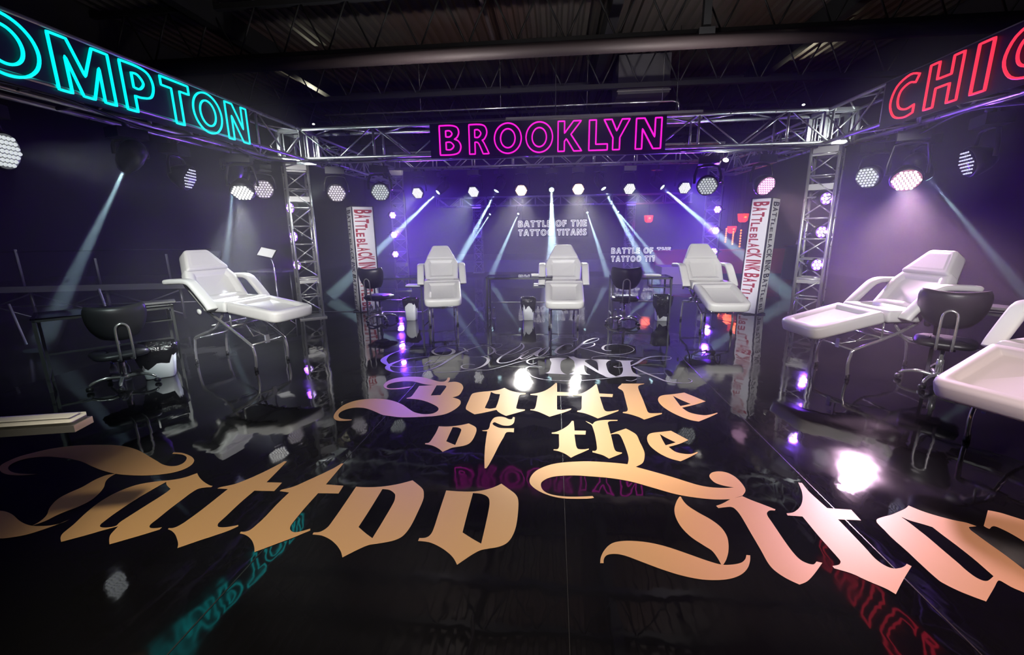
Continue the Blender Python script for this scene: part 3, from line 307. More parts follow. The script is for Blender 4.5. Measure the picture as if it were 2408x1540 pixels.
# ------------------------------------------------------------------ room shell
XL, XR, YB, YF, ZC = -10.5, 9.5, 24.0, -5.0, 6.5
o = MB().box((( -5.35 + 5.2) / 2, 3.15, -.05), (10.55, 16.3, .1)).build('floor', M['floor']); struct(o)
o = MB().box(((XL + XR) / 2, (YB + YF) / 2, -.16), (XR - XL, YB - YF, .1)).build('floor', M['concrete']); struct(o)
for nm, c, d in (('wall_left', (XL - .1, 9.5, 3.2), (.2, 29.4, 6.8)), ('wall_right', (XR + .1, 9.5, 3.2), (.2, 29.4, 6.8)),
                 ('wall_back', (-.5, YB + .1, 3.2), (20.4, .2, 6.8)), ('wall_front', (-.5, YF - .1, 3.2), (20.4, .2, 6.8))):
    struct(MB().box(c, d).build(nm, M['walldark']))
# corrugated roof deck: ribs run front to back
mb = MB(); x = XL; vs = []; 
prof = []
while x < XR:
    prof += [(x, ZC), (x + .10, ZC), (x + .13, ZC + .07), (x + .23, ZC + .07)]; x += .26
for (px, pz) in prof: vs += [(px, YF, pz), (px, YB, pz)]
mb.add(vs, [(2 * i, 2 * i + 1, 2 * i + 3, 2 * i + 2) for i in range(len(prof) - 1)])
struct(mb.build('ceiling', M['deck']))
# thin silver edge strip along the back-left of the gloss floor
struct(MB().box((-4.0, 7.75, .004), (3.2, .03, .008)).build('trim_1', M['alu_plate']))
# seams in the floor film
def seam(n, x, y0, y1, w=.006):
    o = MB().box((x, (y0 + y1) / 2, .0006), (w, y1 - y0, .0012)).build('trim_%d' % n, M['seam']); struct(o)
seam(2, -1.357, -1, 11.2); seam(3, .066, -1, 11.2, .003); seam(4, 1.483, -1, 11.2)

# open-web joists across the hall
def joist(y, zt, zb, label):
    t = thing('roof_joist', label, 'joist', (0, y, 0), 0, 'open-web joists under the roof')
    for nm, z, h in (('top_chord', zt, .11), ('bottom_chord', zb, .12)):
        MB().box(((XL + XR) / 2, 0, z), (XR - XL, .13, h)).build(nm, M['joist'], t)
    mb = MB(); x = XL + .3; k = 0
    while x < XR - .6:
        mb.tube([(x, 0, zb if k % 2 == 0 else zt), (x + .52, 0, zt if k % 2 == 0 else zb)], .02, 6); x += .52; k += 1
    mb.build('web_bracing', M['joist'], t)
for y, lb in ((7.1, 'dark open-web roof joist nearest the camera, cut by the top edge'), (10.1, 'dark open-web roof joist running beside the thick pipe'),
              (13.2, 'dark open-web roof joist just behind the thick pipe'), (16.4, 'dark open-web roof joist above the thin conduit'), (19.6, 'farthest dark open-web roof joist')):
    joist(y, 6.36, 5.32, lb)
# girders front to back
for x, lb in ((-7.6, 'long dark roof girder above the cyan sign side'), (6.3, 'long dark roof girder above the red sign side'), (1.25, 'dark roof girder over the middle of the stage')):
    t = MB().box((x, 9.5, 6.22), (.22, 29, .5)).build('roof_girder', M['joist']); tag(t, lb, 'girder')
tag(MB().tube([(XL, 9.75, 5.05), (XR, 9.75, 5.05)], .13, 14).build('main_pipe', M['pipe']), 'thick round pipe slung under the roof across the hall', 'pipe')
t = thing('conduit', 'thin shiny conduit bending down above the magenta sign', 'pipe')
MB().tube([(-7, 13.6, 5.0), (-2, 13.6, 5.0), (3.3, 13.6, 5.0), (3.45, 13.6, 4.95), (3.5, 13.6, 4.6)], .022, 8).build('pipe_run', M['chrome'], t)
for x in (-4, -1.6, .9, 3.0):
    MB().tube([(x, 13.6, 5.0), (x, 13.6, 6.46)], .008, 6).build('hanger', M['chrome'], t)
tag(MB().tube([(XL, 7.6, 5.9), (XR, 7.6, 5.9)], .03, 8).build('sprinkler_pipe', M['pipe']), 'thin sprinkler pipe along the nearest roof joist', 'pipe')
t = thing('vertical_post', 'short dark drop post hanging from the roof to the thick pipe', 'post', (2.9, 9.75, 0))
MB().box((0, 0, 5.75), (.14, .14, 1.2)).build('post', M['joist'], t); MB().box((0, 0, 5.2), (.3, .2, .12)).build('bracket', M['joist'], t)
t = thing('air_duct', 'grey square air duct boxed in behind the roof joists', 'duct', (2.6, 15.0, 0))
MB().box((0, 0, 5.95), (1.5, 1.4, 1.06)).build('duct_box', M['duct'], t); MB().box((0, -.71, 5.5), (1.56, .03, .03)).build('flange', M['alu_plate'], t)
t = thing('ceiling_duct', 'long flat grey duct running above the magenta sign', 'duct', (1.2, 12.4, 0))
MB().box((0, 0, 4.25), (5.0, .5, .28)).build('duct_box', M['duct'], t)
for x in (-1.2, 1.9): MB().tube([(x, 0, 4.35), (x, 0, 6.4)], .012, 6).build('hanger_rod', M['joist'], t)
tag(MB().tube([(-1.6, 1, 6.3), (-1.6, 24, 6.3)], .05, 8).build('roof_pipe', M['pipe']), 'dull reddish pipe running front to back under the deck', 'pipe')

# ------------------------------------------------------------------ floor graphics (vinyl lying on the floor)
LAB = {'Battle': 'gold blackletter vinyl word Battle on the black floor, top line', 'of': 'small gold blackletter vinyl word of, left of the word the',
       'the': 'small gold blackletter vinyl word the, right of the word of', 'Tattoo': 'large gold blackletter vinyl word Tattoo in the left foreground',
       'Titans': 'large gold blackletter vinyl word Titans in the right foreground', 'INK': 'silver vinyl words Black Ink in swirling script on the floor'}
NM = {'Battle': 'floor_lettering', 'of': 'floor_lettering', 'the': 'floor_lettering', 'Tattoo': 'floor_lettering', 'Titans': 'floor_lettering', 'INK': 'floor_script'}
lift = 0
for w, letters in DECALS.items():
    t = thing(NM[w], LAB[w], 'floor decal')
    for ch, polys in letters:
        mb = MB()
        for outer, holes in polys:
            lift += 1
            vs, fs = fill_mesh([smoothpath(outer)] + [smoothpath(h) for h in holes], 0, .0016 + .00002 * (lift % 12))
            mb.add(vs, fs)
        mb.build('letter', M['silver' if w == 'INK' else 'gold'], t)
    if w == 'INK':
        by = {}
        for ch, pts in STROKES: by.setdefault(ch, []).append(pts)
        for ch, sts in by.items():
            mb = MB()
            for pts in sts:
                lift += 1; z = .0020 + .00003 * (lift % 14)
                S = smoothpath(pts, False, 6); n = len(S); vs = []
                for i, (x, y, wd) in enumerate(S):
                    a = S[max(0, i - 1)]; b = S[min(n - 1, i + 1)]; d = Vector((b[0] - a[0], b[1] - a[1]))
                    d = d.normalized() if d.length > 1e-7 else Vector((1, 0)); nn = Vector((-d.y, d.x)) * max(.004, wd * .42)
                    vs += [(x + nn.x, y + nn.y, z), (x - nn.x, y - nn.y, z)]
                mb.add(vs, [(2 * i, 2 * i + 1, 2 * i + 3, 2 * i + 2) for i in range(n - 1)])
            mb.build('script_letter', M['silver'], t)

# ------------------------------------------------------------------ trusses
def chordtube(t, name, a, b, r=.025): MB().tube([a, b], r, 10).build(name, M['alu'], t)
def beam(p0, p1, label, z0=2.62, z1=3.05, w=.40, step=.62, name='truss_beam', r=.024):
    """square box truss, length along p0->p1, centre line at its middle"""
    p0, p1 = Vector((*p0, 0)), Vector((*p1, 0)); L = (p1 - p0).length; a = math.atan2(p1.y - p0.y, p1.x - p0.x)
    t = thing(name, label, 'truss', tuple(p0), a, 'aluminium box truss beams')
    for y in (-w / 2, w / 2):
        for z in (z0, z1): chordtube(t, 'chord', (0, y, z), (L, y, z), r)
    mb = MB(); n = max(2, round(L / step)); s = L / n
    for i in range(n):
        x0, x1 = i * s, (i + 1) * s
        for y in (-w / 2, w / 2):
            mb.tube([(x0 + .03, y, z0 if i % 2 else z1), (x1 - .03, y, z1 if i % 2 else z0)], .0125, 6)
            if i and i % 2 == 0: mb.tube([(x0, y, z0), (x0, y, z1)], .018, 6)
        for z in (z0, z1):
            mb.tube([(x0 + .03, -w / 2 if i % 2 else w / 2, z), (x1 - .03, w / 2 if i % 2 else -w / 2, z)], .0125, 6)
            if i and i % 2 == 0: mb.tube([(x0, -w / 2, z), (x0, w / 2, z)], .012, 6)
    mb.build('bracing', M['alu'], t)
    for x in (.02, L - .02):
        mb = MB()
        for y in (-w / 2, w / 2): mb.box((x, y, (z0 + z1) / 2), (.012, .05, z1 - z0))
        for z in (z0, z1): mb.box((x, 0, z), (.012, w, .05))
        mb.build('end_plate', M['alu_plate'], t)
    return t
def tower(x, y, top, rz, label, w=.34, r=.022, base=True):
    t = thing('truss_tower', label, 'truss', (x, y, 0), rz, 'aluminium truss towers')
    h = w / 2
    for sx in (-h, h):
        for sy in (-h, h): chordtube(t, 'chord', (sx, sy, .02), (sx, sy, top), r)
    mb = MB(); z = .12; k = 0
    while z < top - .3:
        for a, b in (((-h, -h), (h, -h)), ((h, -h), (h, h)), ((h, h), (-h, h)), ((-h, h), (-h, -h))):
            p, q = (a, b) if k % 2 else (b, a)
            mb.tube([(p[0], p[1], z), (q[0], q[1], z + .27)], .011, 6); mb.tube([(a[0], a[1], z + .27), (b[0], b[1], z + .27)], .012, 6)
        z += .30; k += 1
    mb.build('bracing', M['alu'], t)
    for z in (.67, 2.03) if base else (1.3,):
        mb = MB()
        for a in (-h, h):
            mb.box((a, 0, z), (.012, w, .085)); mb.box((0, a, z), (w, .012, .085))
        mb.build('joint_collar', M['alu_plate'], t)
    mb = MB().box((0, 0, .012), (w + .1, w + .1, .024)); mb.build('base_plate', M['alu_plate'], t)
    mb = MB()
    for a in (-h, h): mb.box((a, 0, top - .06), (.014, w + .04, .12)); mb.box((0, a, top - .06), (w + .04, .014, .12))
    mb.build('head_frame', M['alu_plate'], t)
    if base: MB().tube([(h + .03, -h + .06, 2.4), (h + .02, -h + .04, 1.3), (h + .03, -h + .05, .3)], .012, 6).build('cable', M['black'], t)
    return t
beam((-4.0, 7.06), (3.86, 7.06), 'long front truss beam carrying the magenta sign', w=.40)
beam((-4.15, 7.0), (-4.15, 1.6), 'left truss beam carrying the cyan sign')
beam((3.98, 7.0), (3.98, 1.6), 'right truss beam carrying the red sign')
beam((-4.0, 11.2), (3.9, 11.2), 'rear truss beam behind the middle chairs, hung with small lamps', z0=3.03, z1=3.40, w=.36, step=.5)
beam((-4.2, 7.3), (-4.2, 11.1), 'left truss beam running back from the corner tower', step=.5, z0=2.7, z1=3.05)
beam((4.02, 7.3), (4.02, 11.1), 'right truss beam running back from the corner tower', step=.5, z0=2.7, z1=3.05)
# corner blocks
def corner(x, y, label):
    t = thing('corner_block', label, 'truss corner', (x, y, 0), 0)
    mb = MB()
    for sx in (-.21, .21):
        for sy in (-.21, .21): mb.box((sx, sy, 2.835), (.05, .05, .48))
    for z in (2.62, 3.05):
        for s in (-.21, .21): mb.box((s, 0, z), (.05, .42, .05)); mb.box((0, s, z), (.42, .05, .05))
    mb.build('corner_frame', M['alu_plate'], t)
    mb = MB(); mb.box((-.0, .19, 2.83), (.14, .01, .40)); mb.box((.19, 0, 2.83), (.01, .14, .40)); mb.tube([(-.19, -.2, 2.64), (.19, -.2, 3.03)], .012, 6); mb.build('gusset', M['alu_plate'], t)
corner(-4.15, 7.1, 'bright truss corner block over the left tower'); corner(3.98, 7.1, 'bright truss corner block over the right tower')
tower(-4.34, 7.22, 2.58, R(38), 'front left truss tower with violet lamps beside the left chair')
tower(3.94, 7.05, 2.58, R(-38), 'front right truss tower with violet lamps beside the right chair')
tower(-3.92, 10.85, 2.95, R(20), 'rear left truss tower with violet lamps behind the task stool', .32, .018)
tower(3.70, 10.85, 2.95, R(-20), 'rear right truss tower with violet lamps beside the red lanterns', .32, .018)

# ------------------------------------------------------------------ neon signs
def sign(word, org, rz, boardw, spans, mt, label, zlo=2.60, zhi=3.01, x0=0):
    """spans: (start, end) of each letter along the sign, board from x0 to x0+boardw"""
    t = thing('neon_sign', label, 'sign', org, rz)
    MB().box((x0 + boardw / 2, .012, (zlo + zhi) / 2 - .005), (boardw, .02, .49)).build('sign_board', M['board'], t)
    for ch, (a, b) in zip(word, spans):
        vs, fs, w = bold(ch, .027)
        s = (b - a) / w; H = zhi - zlo
        mb = MB().add([(a + v[0] * s, -.016 + v[2] * .4, zlo + v[1] * H) for v in vs], fs, True)
        mb.build('neon_letter', mt, t)
    for x in [x0 + boardw * f for f in (.1, .5, .9)]:
        MB().box((x, .045, zhi - .02), (.04, .06, .05)).build('mounting_clamp', M['blackmetal'], t)
    return t
sign('BROOKLYN', (0, 6.80, 0), 0, 3.46, [(-1.73, -1.41), (-1.28, -.985), (-.90, -.50), (-.43, -.04), (.04, .385), (.49, .755), (.70, 1.065), (1.155, 1.51)],
     M['neon_pink'], 'magenta neon sign on black board in the middle of the front truss', x0=-1.88)
# left sign: runs along +Y (reads left to right going away), normal +X
t = sign('COMPTON', (-3.93, 0, 0), R(90), 3.55, [(2.42, 2.72), (2.83, 3.275), (3.37, 3.83), (3.935, 4.25), (4.345, 4.68), (4.715, 5.125), (5.205, 5.565)],
     M['neon_cyan'], 'cyan neon sign on black board along the left truss', x0=2.1)
sign('CHICAGO', (3.735, 0, 0), R(-90), 3.6, [(-5.61, -5.25), (-5.12, -4.755), (-4.615, -4.48), (-4.36, -4.0), (-3.92, -3.5), (-3.42, -3.04), (-2.95, -2.53)],
     M['neon_red'], 'red neon sign on black board along the right truss', x0=-5.75)

# ------------------------------------------------------------------ lights
def aimrot(d):
    return Vector(d).normalized().to_track_quat('-Z', 'Y').to_matrix().to_4x4()
def spot(parent, pos, aim, col, power, ang, blend, rad, name='lamp_light'):
    ld = bpy.data.lights.new(name, 'SPOT'); ld.color = col; ld.energy = power; ld.spot_size = R(ang); ld.spot_blend = blend; ld.shadow_soft_size = rad
    o = bpy.data.objects.new(name, ld); COL.objects.link(o)
    o.matrix_world = Matrix.Translation(pos) @ aimrot(Vector(aim) - Vector(pos))
    if parent is not None:
        o.parent = parent; o.matrix_parent_inverse = parent.matrix_basis.inverted()
    return o
def lens_positions(rad, cell):
    out = []; k = int(rad / cell) + 1
    for i in range(-k, k + 1):
        for j in range(-k, k + 1):
            x = cell * (i + .5 * (j % 2)); y = cell * .866 * j
            if math.hypot(x, y) <= rad - cell * .42: out.append((x, y))
    return out
def wash(pos, aim, kind, label, power=0, ang=45, col=(1, 1, 1), blend=.7, rad=.145, topz=None, cell=.0415, floodlens=None):
    """moving-head wash light; pos = centre of lens face, aim = point looked at"""
    pos = Vector(pos); topz = topz or 2.6
    t = thing('wash_light', label, 'stage light', (pos.x, pos.y, pos.z), 0, 'round LED wash lights hung from the trusses')
    A = aimrot(Vector(aim) - pos)          # local -Z looks at aim
    d = (Vector(aim) - pos).normalized(); back = A @ Vector((0, 0, .13))
    MB().lathe([(rad * .985, .006), (rad + .012, .012), (rad + .016, .05), (rad, .1), (rad * .78, .17), (rad * .45, .225), (.02, .24)], 24, A).build('head_shell', M['blackmetal'], t)
    MB().lathe([(rad * .98, -.002), (rad * .98, .006)], 24, A).build('lens_plate', M['face'][kind], t)
    mb = MB(); rl = cell * (.41 if kind not in ('dark',) else .2)
    for x, y in lens_positions(rad, cell):
        mb.lathe([(rl, 0), (rl * .9, -.008), (rl * .55, -.015), (rl * .1, -.017)], 8, A @ Matrix.Translation((x, y, -.002)))
    mb.build('lens_array', M['led'][kind], t)
    # yoke: hangs from the base straight above the head centre
    hc = back; top = topz - pos.z
    base = Vector((hc.x, hc.y, top - .14)); ax = A @ Vector((1, 0, 0)); ax.z = 0; ax.normalize()
    w = rad + .045
    path = [hc + ax * w, hc + ax * w + Vector((0, 0, .12)), base + ax * w * .8 + Vector((0, 0, -.05)), base + ax * .07 + Vector((0, 0, -.03)),
            base - ax * .07 + Vector((0, 0, -.03)), base - ax * w * .8 + Vector((0, 0, -.05)), hc - ax * w + Vector((0, 0, .12)), hc - ax * w]
    MB().tube(path, .022, 8, flat=(1, .6)).build('yoke', M['blackmetal'], t)
    MB().box(base + Vector((0, 0, .045)), (.30, .22, .11), rz=math.atan2(ax.y, ax.x)).build('base_housing', M['blackmetal'], t)
    for s in (-.09, .09):
        c = base + ax * s; MB().tube([c + Vector((0, 0, .09)), c + Vector((0, 0, .15)), c + Vector((0, 0, .151)), c + Vector((0, 0, .185))], [.012, .012, .03, .03], 8).build('clamp', M['steel'], t)
    if power:
        spot(t, pos + d * .03, aim, col, power, ang, blend, rad * .85)
    return t
def beamlight(pos, aim, label, power=0, ang=4, col=(.55, .85, .95), topz=2.6, small=False, kind='beam', rad=.045):
    pos = Vector(pos); s = .75 if small else 1
    t = thing('beam_light', label, 'stage light', (pos.x, pos.y, pos.z), 0, 'narrow beam moving-head lights')
    A = aimrot(Vector(aim) - pos); d = (Vector(aim) - pos).normalized()
    MB().lathe([(rad * 1.15, .0), (rad * 1.5, .01), (.10 * s, .09), (.115 * s, .17), (.115 * s, .30), (.08 * s, .36), (.03, .38)], 18, A).build('head_shell', M['blackmetal'], t)
    MB().lathe([(rad, -.004), (rad, .004)], 18, A).build('lens', M['led'][kind], t)
    hc = A @ Vector((0, 0, .2)); top = topz - pos.z; base = Vector((hc.x, hc.y, top - .14)); ax = A @ Vector((1, 0, 0)); ax.z = 0; ax.normalize(); w = .15 * s
    path = [hc + ax * w, hc + ax * w + Vector((0, 0, .08)), base + ax * w * .9 - Vector((0, 0, .05)), base - Vector((0, 0, .02)), base - ax * w * .9 - Vector((0, 0, .05)), hc - ax * w + Vector((0, 0, .08)), hc - ax * w]
    MB().tube(path, .024 * s, 8, flat=(1, .7)).build('yoke', M['blackmetal'], t)
    MB().box(base + Vector((0, 0, .04)), (.28 * s, .22 * s, .1), rz=math.atan2(ax.y, ax.x)).build('base_housing', M['blackmetal'], t)
    MB().tube([base + Vector((0, 0, .09)), base + Vector((0, 0, .2))], .03, 8).build('clamp', M['steel'], t)
    if power:
        spot(t, pos + d * .02, aim, col, power, ang, .3, rad * .35)
        Lg = min((Vector(aim) - pos).length, (pos.z - .03) / -d.z if d.z < 0 else 99) - .02; tg = math.tan(R(ang / 2))
        MB().lathe([(rad * .6, -.01), (rad * .75 + tg * Lg, -Lg)], 16, A).build('added_haze_cone', M['shaft'], t)['kind'] = 'stuff'  # cone of denser haze added along the beam to make it visible
    return t
def par(pos, aim, label, power, ang=110, rad=.09, col=(.22, .05, 1.0)):
    pos = Vector(pos)
    t = thing('par_lamp', label, 'stage light', tuple(pos), 0, 'small violet lamps clamped to the towers')
    A = aimrot(Vector(aim) - pos); d = (Vector(aim) - pos).normalized()
    MB().lathe([(rad * .97, .004), (rad * 1.08, .008), (rad * 1.08, .1), (rad * .7, .14), (.02, .15)], 18, A).build('lamp_can', M['blackmetal'], t)
    MB().lathe([(rad * .95, 0), (rad * .95, .005)], 18, A).build('lens_plate', M['face']['uv'], t)
    mb = MB()
    for k in range(7):
        x, y = (0, 0) if k == 6 else (rad * .6 * math.cos(k * math.pi / 3), rad * .6 * math.sin(k * math.pi / 3))
        mb.lathe([(rad * .27, 0), (rad * .2, -.008), (.004, -.012)], 8, A @ Matrix.Translation((x, y, -.002)))
    mb.build('lens_array', M['led']['uv'], t)
    ax = A @ Vector((1, 0, 0)); c = A @ Vector((0, 0, .06)); w = rad * 1.2
    MB().tube([c + ax * w, c + ax * w + Vector((0, 0, .0)) - d * .12, c - ax * w - d * .12, c - ax * w], .009, 6).build('yoke', M['blackmetal'], t)
    if power: spot(t, pos + d * .02, aim, col, power, ang, 1, rad * .8)
    return t

# --- wash lights (position, point aimed at)
CW = (.90, .97, 1.0)
wash((-3.70, 7.32, 2.13), (-2.6, 5.0, 1.2), 'lilacdim', 'pale round wash light nearest the left tower on the front truss', 0, 40, CW)
wash((-2.93, 7.32, 2.13), (-2.0, 4.8, 0.9), 'dim', 'pale round wash light second from the left tower, above the prism banner', 0, 40, CW)
wash((2.38, 7.32, 2.11), (1.8, 4.9, .9), 'dim', 'pale round wash light left of the lilac one on the front truss', 0, 40, CW)
wash((3.26, 7.32, 2.09), (3.9, 5.2, .9), 'pink', 'lilac-pink wash light above the right banner', 500, 42, (1, .62, .92))
wash((-3.47, 11.1, 2.44), (-3.9, 6.8, .4), 'white', 'small wash light farthest left on the rear truss', 420, 38, CW, topz=3.0)
wash((-2.03, 11.1, 2.44), (-2.7, 7.4, .3), 'white', 'small wash light on the rear truss above the left middle chair', 620, 40, CW, topz=3.0)
wash((-.83, 11.1, 2.45), (-.8, 7.0, .2), 'hot', 'glaring wash light on the rear truss left of the middle chair', 750, 40, (1, .97, .92), topz=3.0)
wash((.57, 11.1, 2.45), (.5, 7.0, .2), 'hot', 'glaring wash light on the rear truss right of the middle chair', 750, 40, (1, .97, .92), topz=3.0)
wash((1.80, 11.1, 2.43), (2.3, 7.4, .3), 'white', 'small wash light on the rear truss left of the right middle chair', 620, 40, CW, topz=3.0)
wash((3.09, 11.1, 2.42), (3.5, 6.8, .3), 'white', 'small wash light farthest right on the rear truss', 400, 36, CW, topz=3.0)
wash((-4.4, 5.95, 2.04), (-3.8, 4.6, .3), 'white', 'bright wash light over the left chair', 800, 42, CW, blend=.8)
wash((-4.67, 6.82, 2.17), (-1.5, 3.0, .8), 'lilacdim', 'round wash light beside the left tower on the left truss', 0, 40, CW)
wash((-4.62, 5.32, 2.165), (-1.5, 6.2, 1.0), 'dark', 'violet-rimmed wash light with dark face on the left truss', 0, topz=2.6)
wash((-4.62, 3.44, 2.17), (-.9, 4.6, 1.5), 'dim', 'large pale wash light cut by the left edge of the picture', 60, 50, CW)
wash((4.2, 5.85, 1.99), (3.2, 4.2, .5), 'pinkhot', 'glaring pink wash light over the right chair', 900, 56, (1, .62, .90))
wash((4.25, 6.62, 2.11), (1.5, 5.2, .8), 'dim', 'tilted pale wash light just right of the right tower', 0, 40, CW)
wash((4.35, 5.27, 2.10), (1.2, 6.2, 1.2), 'dark', 'violet-rimmed wash light with dark face on the right truss', 0)
spot(None, Vector((-3.75, 7.15, 2.3)), (-5.2, 6.2, .9), CW, 260, 42, .8, .1, 'tower_wash')
# --- key lights added without fixtures, mostly behind the camera: chairs, lettering, banners, towers
def key(pos, aim, pw, ang, col=(1, .98, .95), blend=.6):
    spot(None, Vector(pos), aim, col, pw, ang, blend, .12, 'unseen_key')
for (x, y) in ((-1.87, 6.9), (.15, 6.8), (2.30, 6.65)): key((x * .5, -.4, 3.0), (x, y, .75), 2200, 15)
key((-.6, .2, 3.0), (-3.65, 4.5, .8), 1400, 22); key((.6, .2, 3.0), (3.3, 4.4, .8), 650, 22); key((1.2, -.4, 3.0), (3.2, 2.8, .7), 300, 26, (1, .9, .95))
key((.3, .2, 3.1), (.3, 3.7, 0), 1050, 38, (1, .925, .88), 1); key((-.9, .0, 3.1), (-.9, 2.2, 0), 300, 60, (1, .88, .66)); key((2.0, .0, 3.1), (2.1, 2.0, 0), 320, 60, (1, .66, .58))
key((-2, -.3, 3.0), (-3.6, 7.95, 1.0), 1800, 14); key((2, -.3, 3.0), (3.5, 7.85, 1.0), 1800, 14)
key((-1, .2, 2.6), (-4.35, 7.2, 1.5), 1500, 20); key((1.2, .2, 2.6), (3.94, 7.05, 1.5), 1500, 20)
key((-6.3, 5.4, 3.3), (-7.9, 7.3, .6), 75, 75, (.85, .9, 1)); key((-2.6, 2.2, 2.6), (-4.2, 3.8, .4), 150, 36, (.8, 1, .95))
# --- narrow beams, rear truss
BP = 14000
for (x, aim, lb) in ((-2.94, (-5.2, 9.4, 0), 'beam light firing down left from the far left of the rear truss'), (-1.45, (-2.75, 10.2, 0), 'beam light firing down left behind the left middle chair'),
                     (-.08, (-.02, 7.36, 0), 'beam light firing straight down at the middle chair'), (1.18, (2.45, 10.0, 0), 'beam light firing down right behind the black stool'),
                     (2.57, (5.0, 9.4, 0), 'beam light firing down right from the right of the rear truss')):
    beamlight((x, 11.1, 2.45), aim, lb, BP, 5, topz=3.0, rad=.06)
for (x, aim, lb) in ((-2.27, (-3.3, 14.2, .3), 'small beam light of the far stage, leftmost'), (-1.27, (-2.0, 13.4, 0.05), 'small beam light of the far stage left of the white sign'),
                     (1.12, (1.65, 13.4, .05), 'small beam light of the far stage right of the white sign'), (2.16, (3.5, 14.0, .2), 'small beam light of the far stage, rightmost')):
    beamlight((x, 15.5, 2.07), aim, lb, 9000, 4.4, topz=2.6, small=True, rad=.035)
beamlight((-4.6, 4.45, 2.16), (-7.2, 5.2, 0), 'beam moving head with violet-lit cap on the left truss, nearer the camera', 3000, 4.5)
beamlight((-4.82, 6.35, 2.22), (-5.8, 6.9, 0.2), 'beam moving head with violet-lit cap beside the bright wash over the left chair', 3000, 4)
beamlight((4.72, 6.22, 2.05), (6.7, 6.2, .0), 'beam moving head firing down right beside the pink wash light', 2500, 4)
# --- violet par lamps on the towers
UV = (.13, .05, 1.0)
for z, w in ((.94, 'lowest'), (1.42, 'middle'), (1.89, 'top')):
    par((-4.42, 7.08, z), (-5.2, 4.0, z), 'violet lamp on the front left tower, %s of its three' % w, 90)
    par((3.90, 6.86, z - .03), (4.3, 3.5, z), 'violet lamp on the front right tower, %s of its three' % w, 170)
    par((-3.98, 10.62, z), (-1.2, 7.5, z - .1), 'glaring violet lamp on the rear left tower, %s of its three' % w, 330, col=(.17, .03, 1))
    par((3.72, 10.62, z), (1.0, 7.5, z - .1), 'glaring violet lamp on the rear right tower, %s of its three' % w, 330, col=(.17, .03, 1))
# violet floods without fixtures, added to colour the haze at the back
for x, pw in ((-3.7, 1100), (3.7, 1100)):
    spot(None, Vector((x, 11.6, 2.9)), (x * .9, 13.0, .6), UV, pw, 150, 1, .12, 'violet_haze_fill')
# added fill without fixtures, standing in for light bounced onto the roof
for x, y, pw in ((-2.5, 8.5, 520), (2.8, 8.5, 520), (.3, 5.0, 360)):
    spot(None, Vector((x, y, 3.3)), (x, y + 1.5, 6.5), (1, .9, .85), pw, 165, 1, .15, 'roof_fill')

for x, s, lb in ((-4.62, -1, 'black lighting pipe clamped along the left truss, carrying the lamps'), (4.25, 1, 'black lighting pipe clamped along the right truss, carrying the lamps')):
    t = thing('lighting_pipe', lb, 'pipe', (x, 0, 0)); MB().tube([(0, 1.8, 2.62), (0, 7.0, 2.62)], .024, 10).build('pipe', M['alu'], t)
    for y in (2.2, 3.9, 5.6, 6.9): MB().tube([(0, y, 2.62), ((-4.35 if s < 0 else 4.18) - x, y, 2.62)], .016, 6).build('outrigger', M['steel'], t)

spot(None, Vector((-4.5, 6.75, 1.9)), (-4.55, 4.3, 2.35), UV, 60, 24, .8, .05, 'violet_cap_fill'); spot(None, Vector((-4.3, 6.9, 1.9)), (-4.85, 6.2, 2.4), UV, 12, 50, .8, .05, 'violet_cap_fill')  # violet spots without fixtures, added to tint the beam heads
spot(None, Vector((4.1, 6.7, 1.8)), (4.7, 5.9, 2.2), UV, 16, 50, .8, .05, 'violet_cap_fill')

# ------------------------------------------------------------------ reclining chairs
def offs(P, d):
    n = len(P); out = []
    for i in range(n):
        a, b, c = Vector(P[i - 1]), Vector(P[i]), Vector(P[(i + 1) % n])
        t = (c - a); t.normalize(); out.append((b.x - t.y * d, b.y + t.x * d))
    return out
def rpoly(corners, r, k=5):
    """rounded polygon (ccw corners)"""
    out = []; n = len(corners)
    for i in range(n):
        a, b, c = Vector(corners[i - 1]), Vector(corners[i]), Vector(corners[(i + 1) % n])
        rr = r[i] if isinstance(r, (list, tuple)) else r
        u = (a - b).normalized(); v = (c - b).normalized(); ang = u.angle(v); d = min(rr / math.tan(ang / 2), (a - b).length * .48, (c - b).length * .48)
        p, q = b + u * d, b + v * d
        for j in range(k + 1):
            t = j / k; w = (1 - t) ** 2 * p + 2 * t * (1 - t) * b + t * t * q; out.append((w.x, w.y))
    return out
def resample(P, step=.03):
    out = []; n = len(P)
    for i in range(n):
        a, b = Vector(P[i]), Vector(P[(i + 1) % n]); k = max(1, int((b - a).length / step))
        for j in range(k): w = a.lerp(b, j / k); out.append((w.x, w.y))
    return out
def inset(corners, d):
    """move every edge of a ccw polygon inwards by d (mitred)"""
    out = []; n = len(corners)
    for i in range(n):
        a, b, c = Vector(corners[i - 1]), Vector(corners[i]), Vector(corners[(i + 1) % n])
        u = (b - a).normalized(); v = (c - b).normalized(); nu = Vector((-u.y, u.x)); nv = Vector((-v.y, v.x))
        m_ = (nu + nv); m_ = m_ / max(.25, m_.dot(nu)); w = b + m_ * d; out.append((w.x, w.y))
    return out
def ringpts(corners, rad, d, k=6, e=7):
    C_ = inset(corners, d); n = len(C_)
    rr = [max(.006, r_ - d * .75) for r_ in (rad if isinstance(rad, (list, tuple)) else [rad] * n)]
    arcs = rpoly(C_, rr, k); out = []
    for i in range(n):
        arc = arcs[i * (k + 1):(i + 1) * (k + 1)]; out += arc
        a = Vector(arc[-1]); b = Vector(arcs[((i + 1) % n) * (k + 1)])
        for j in range(1, e): w = a.lerp(b, j / e); out.append((w.x, w.y))
    return out
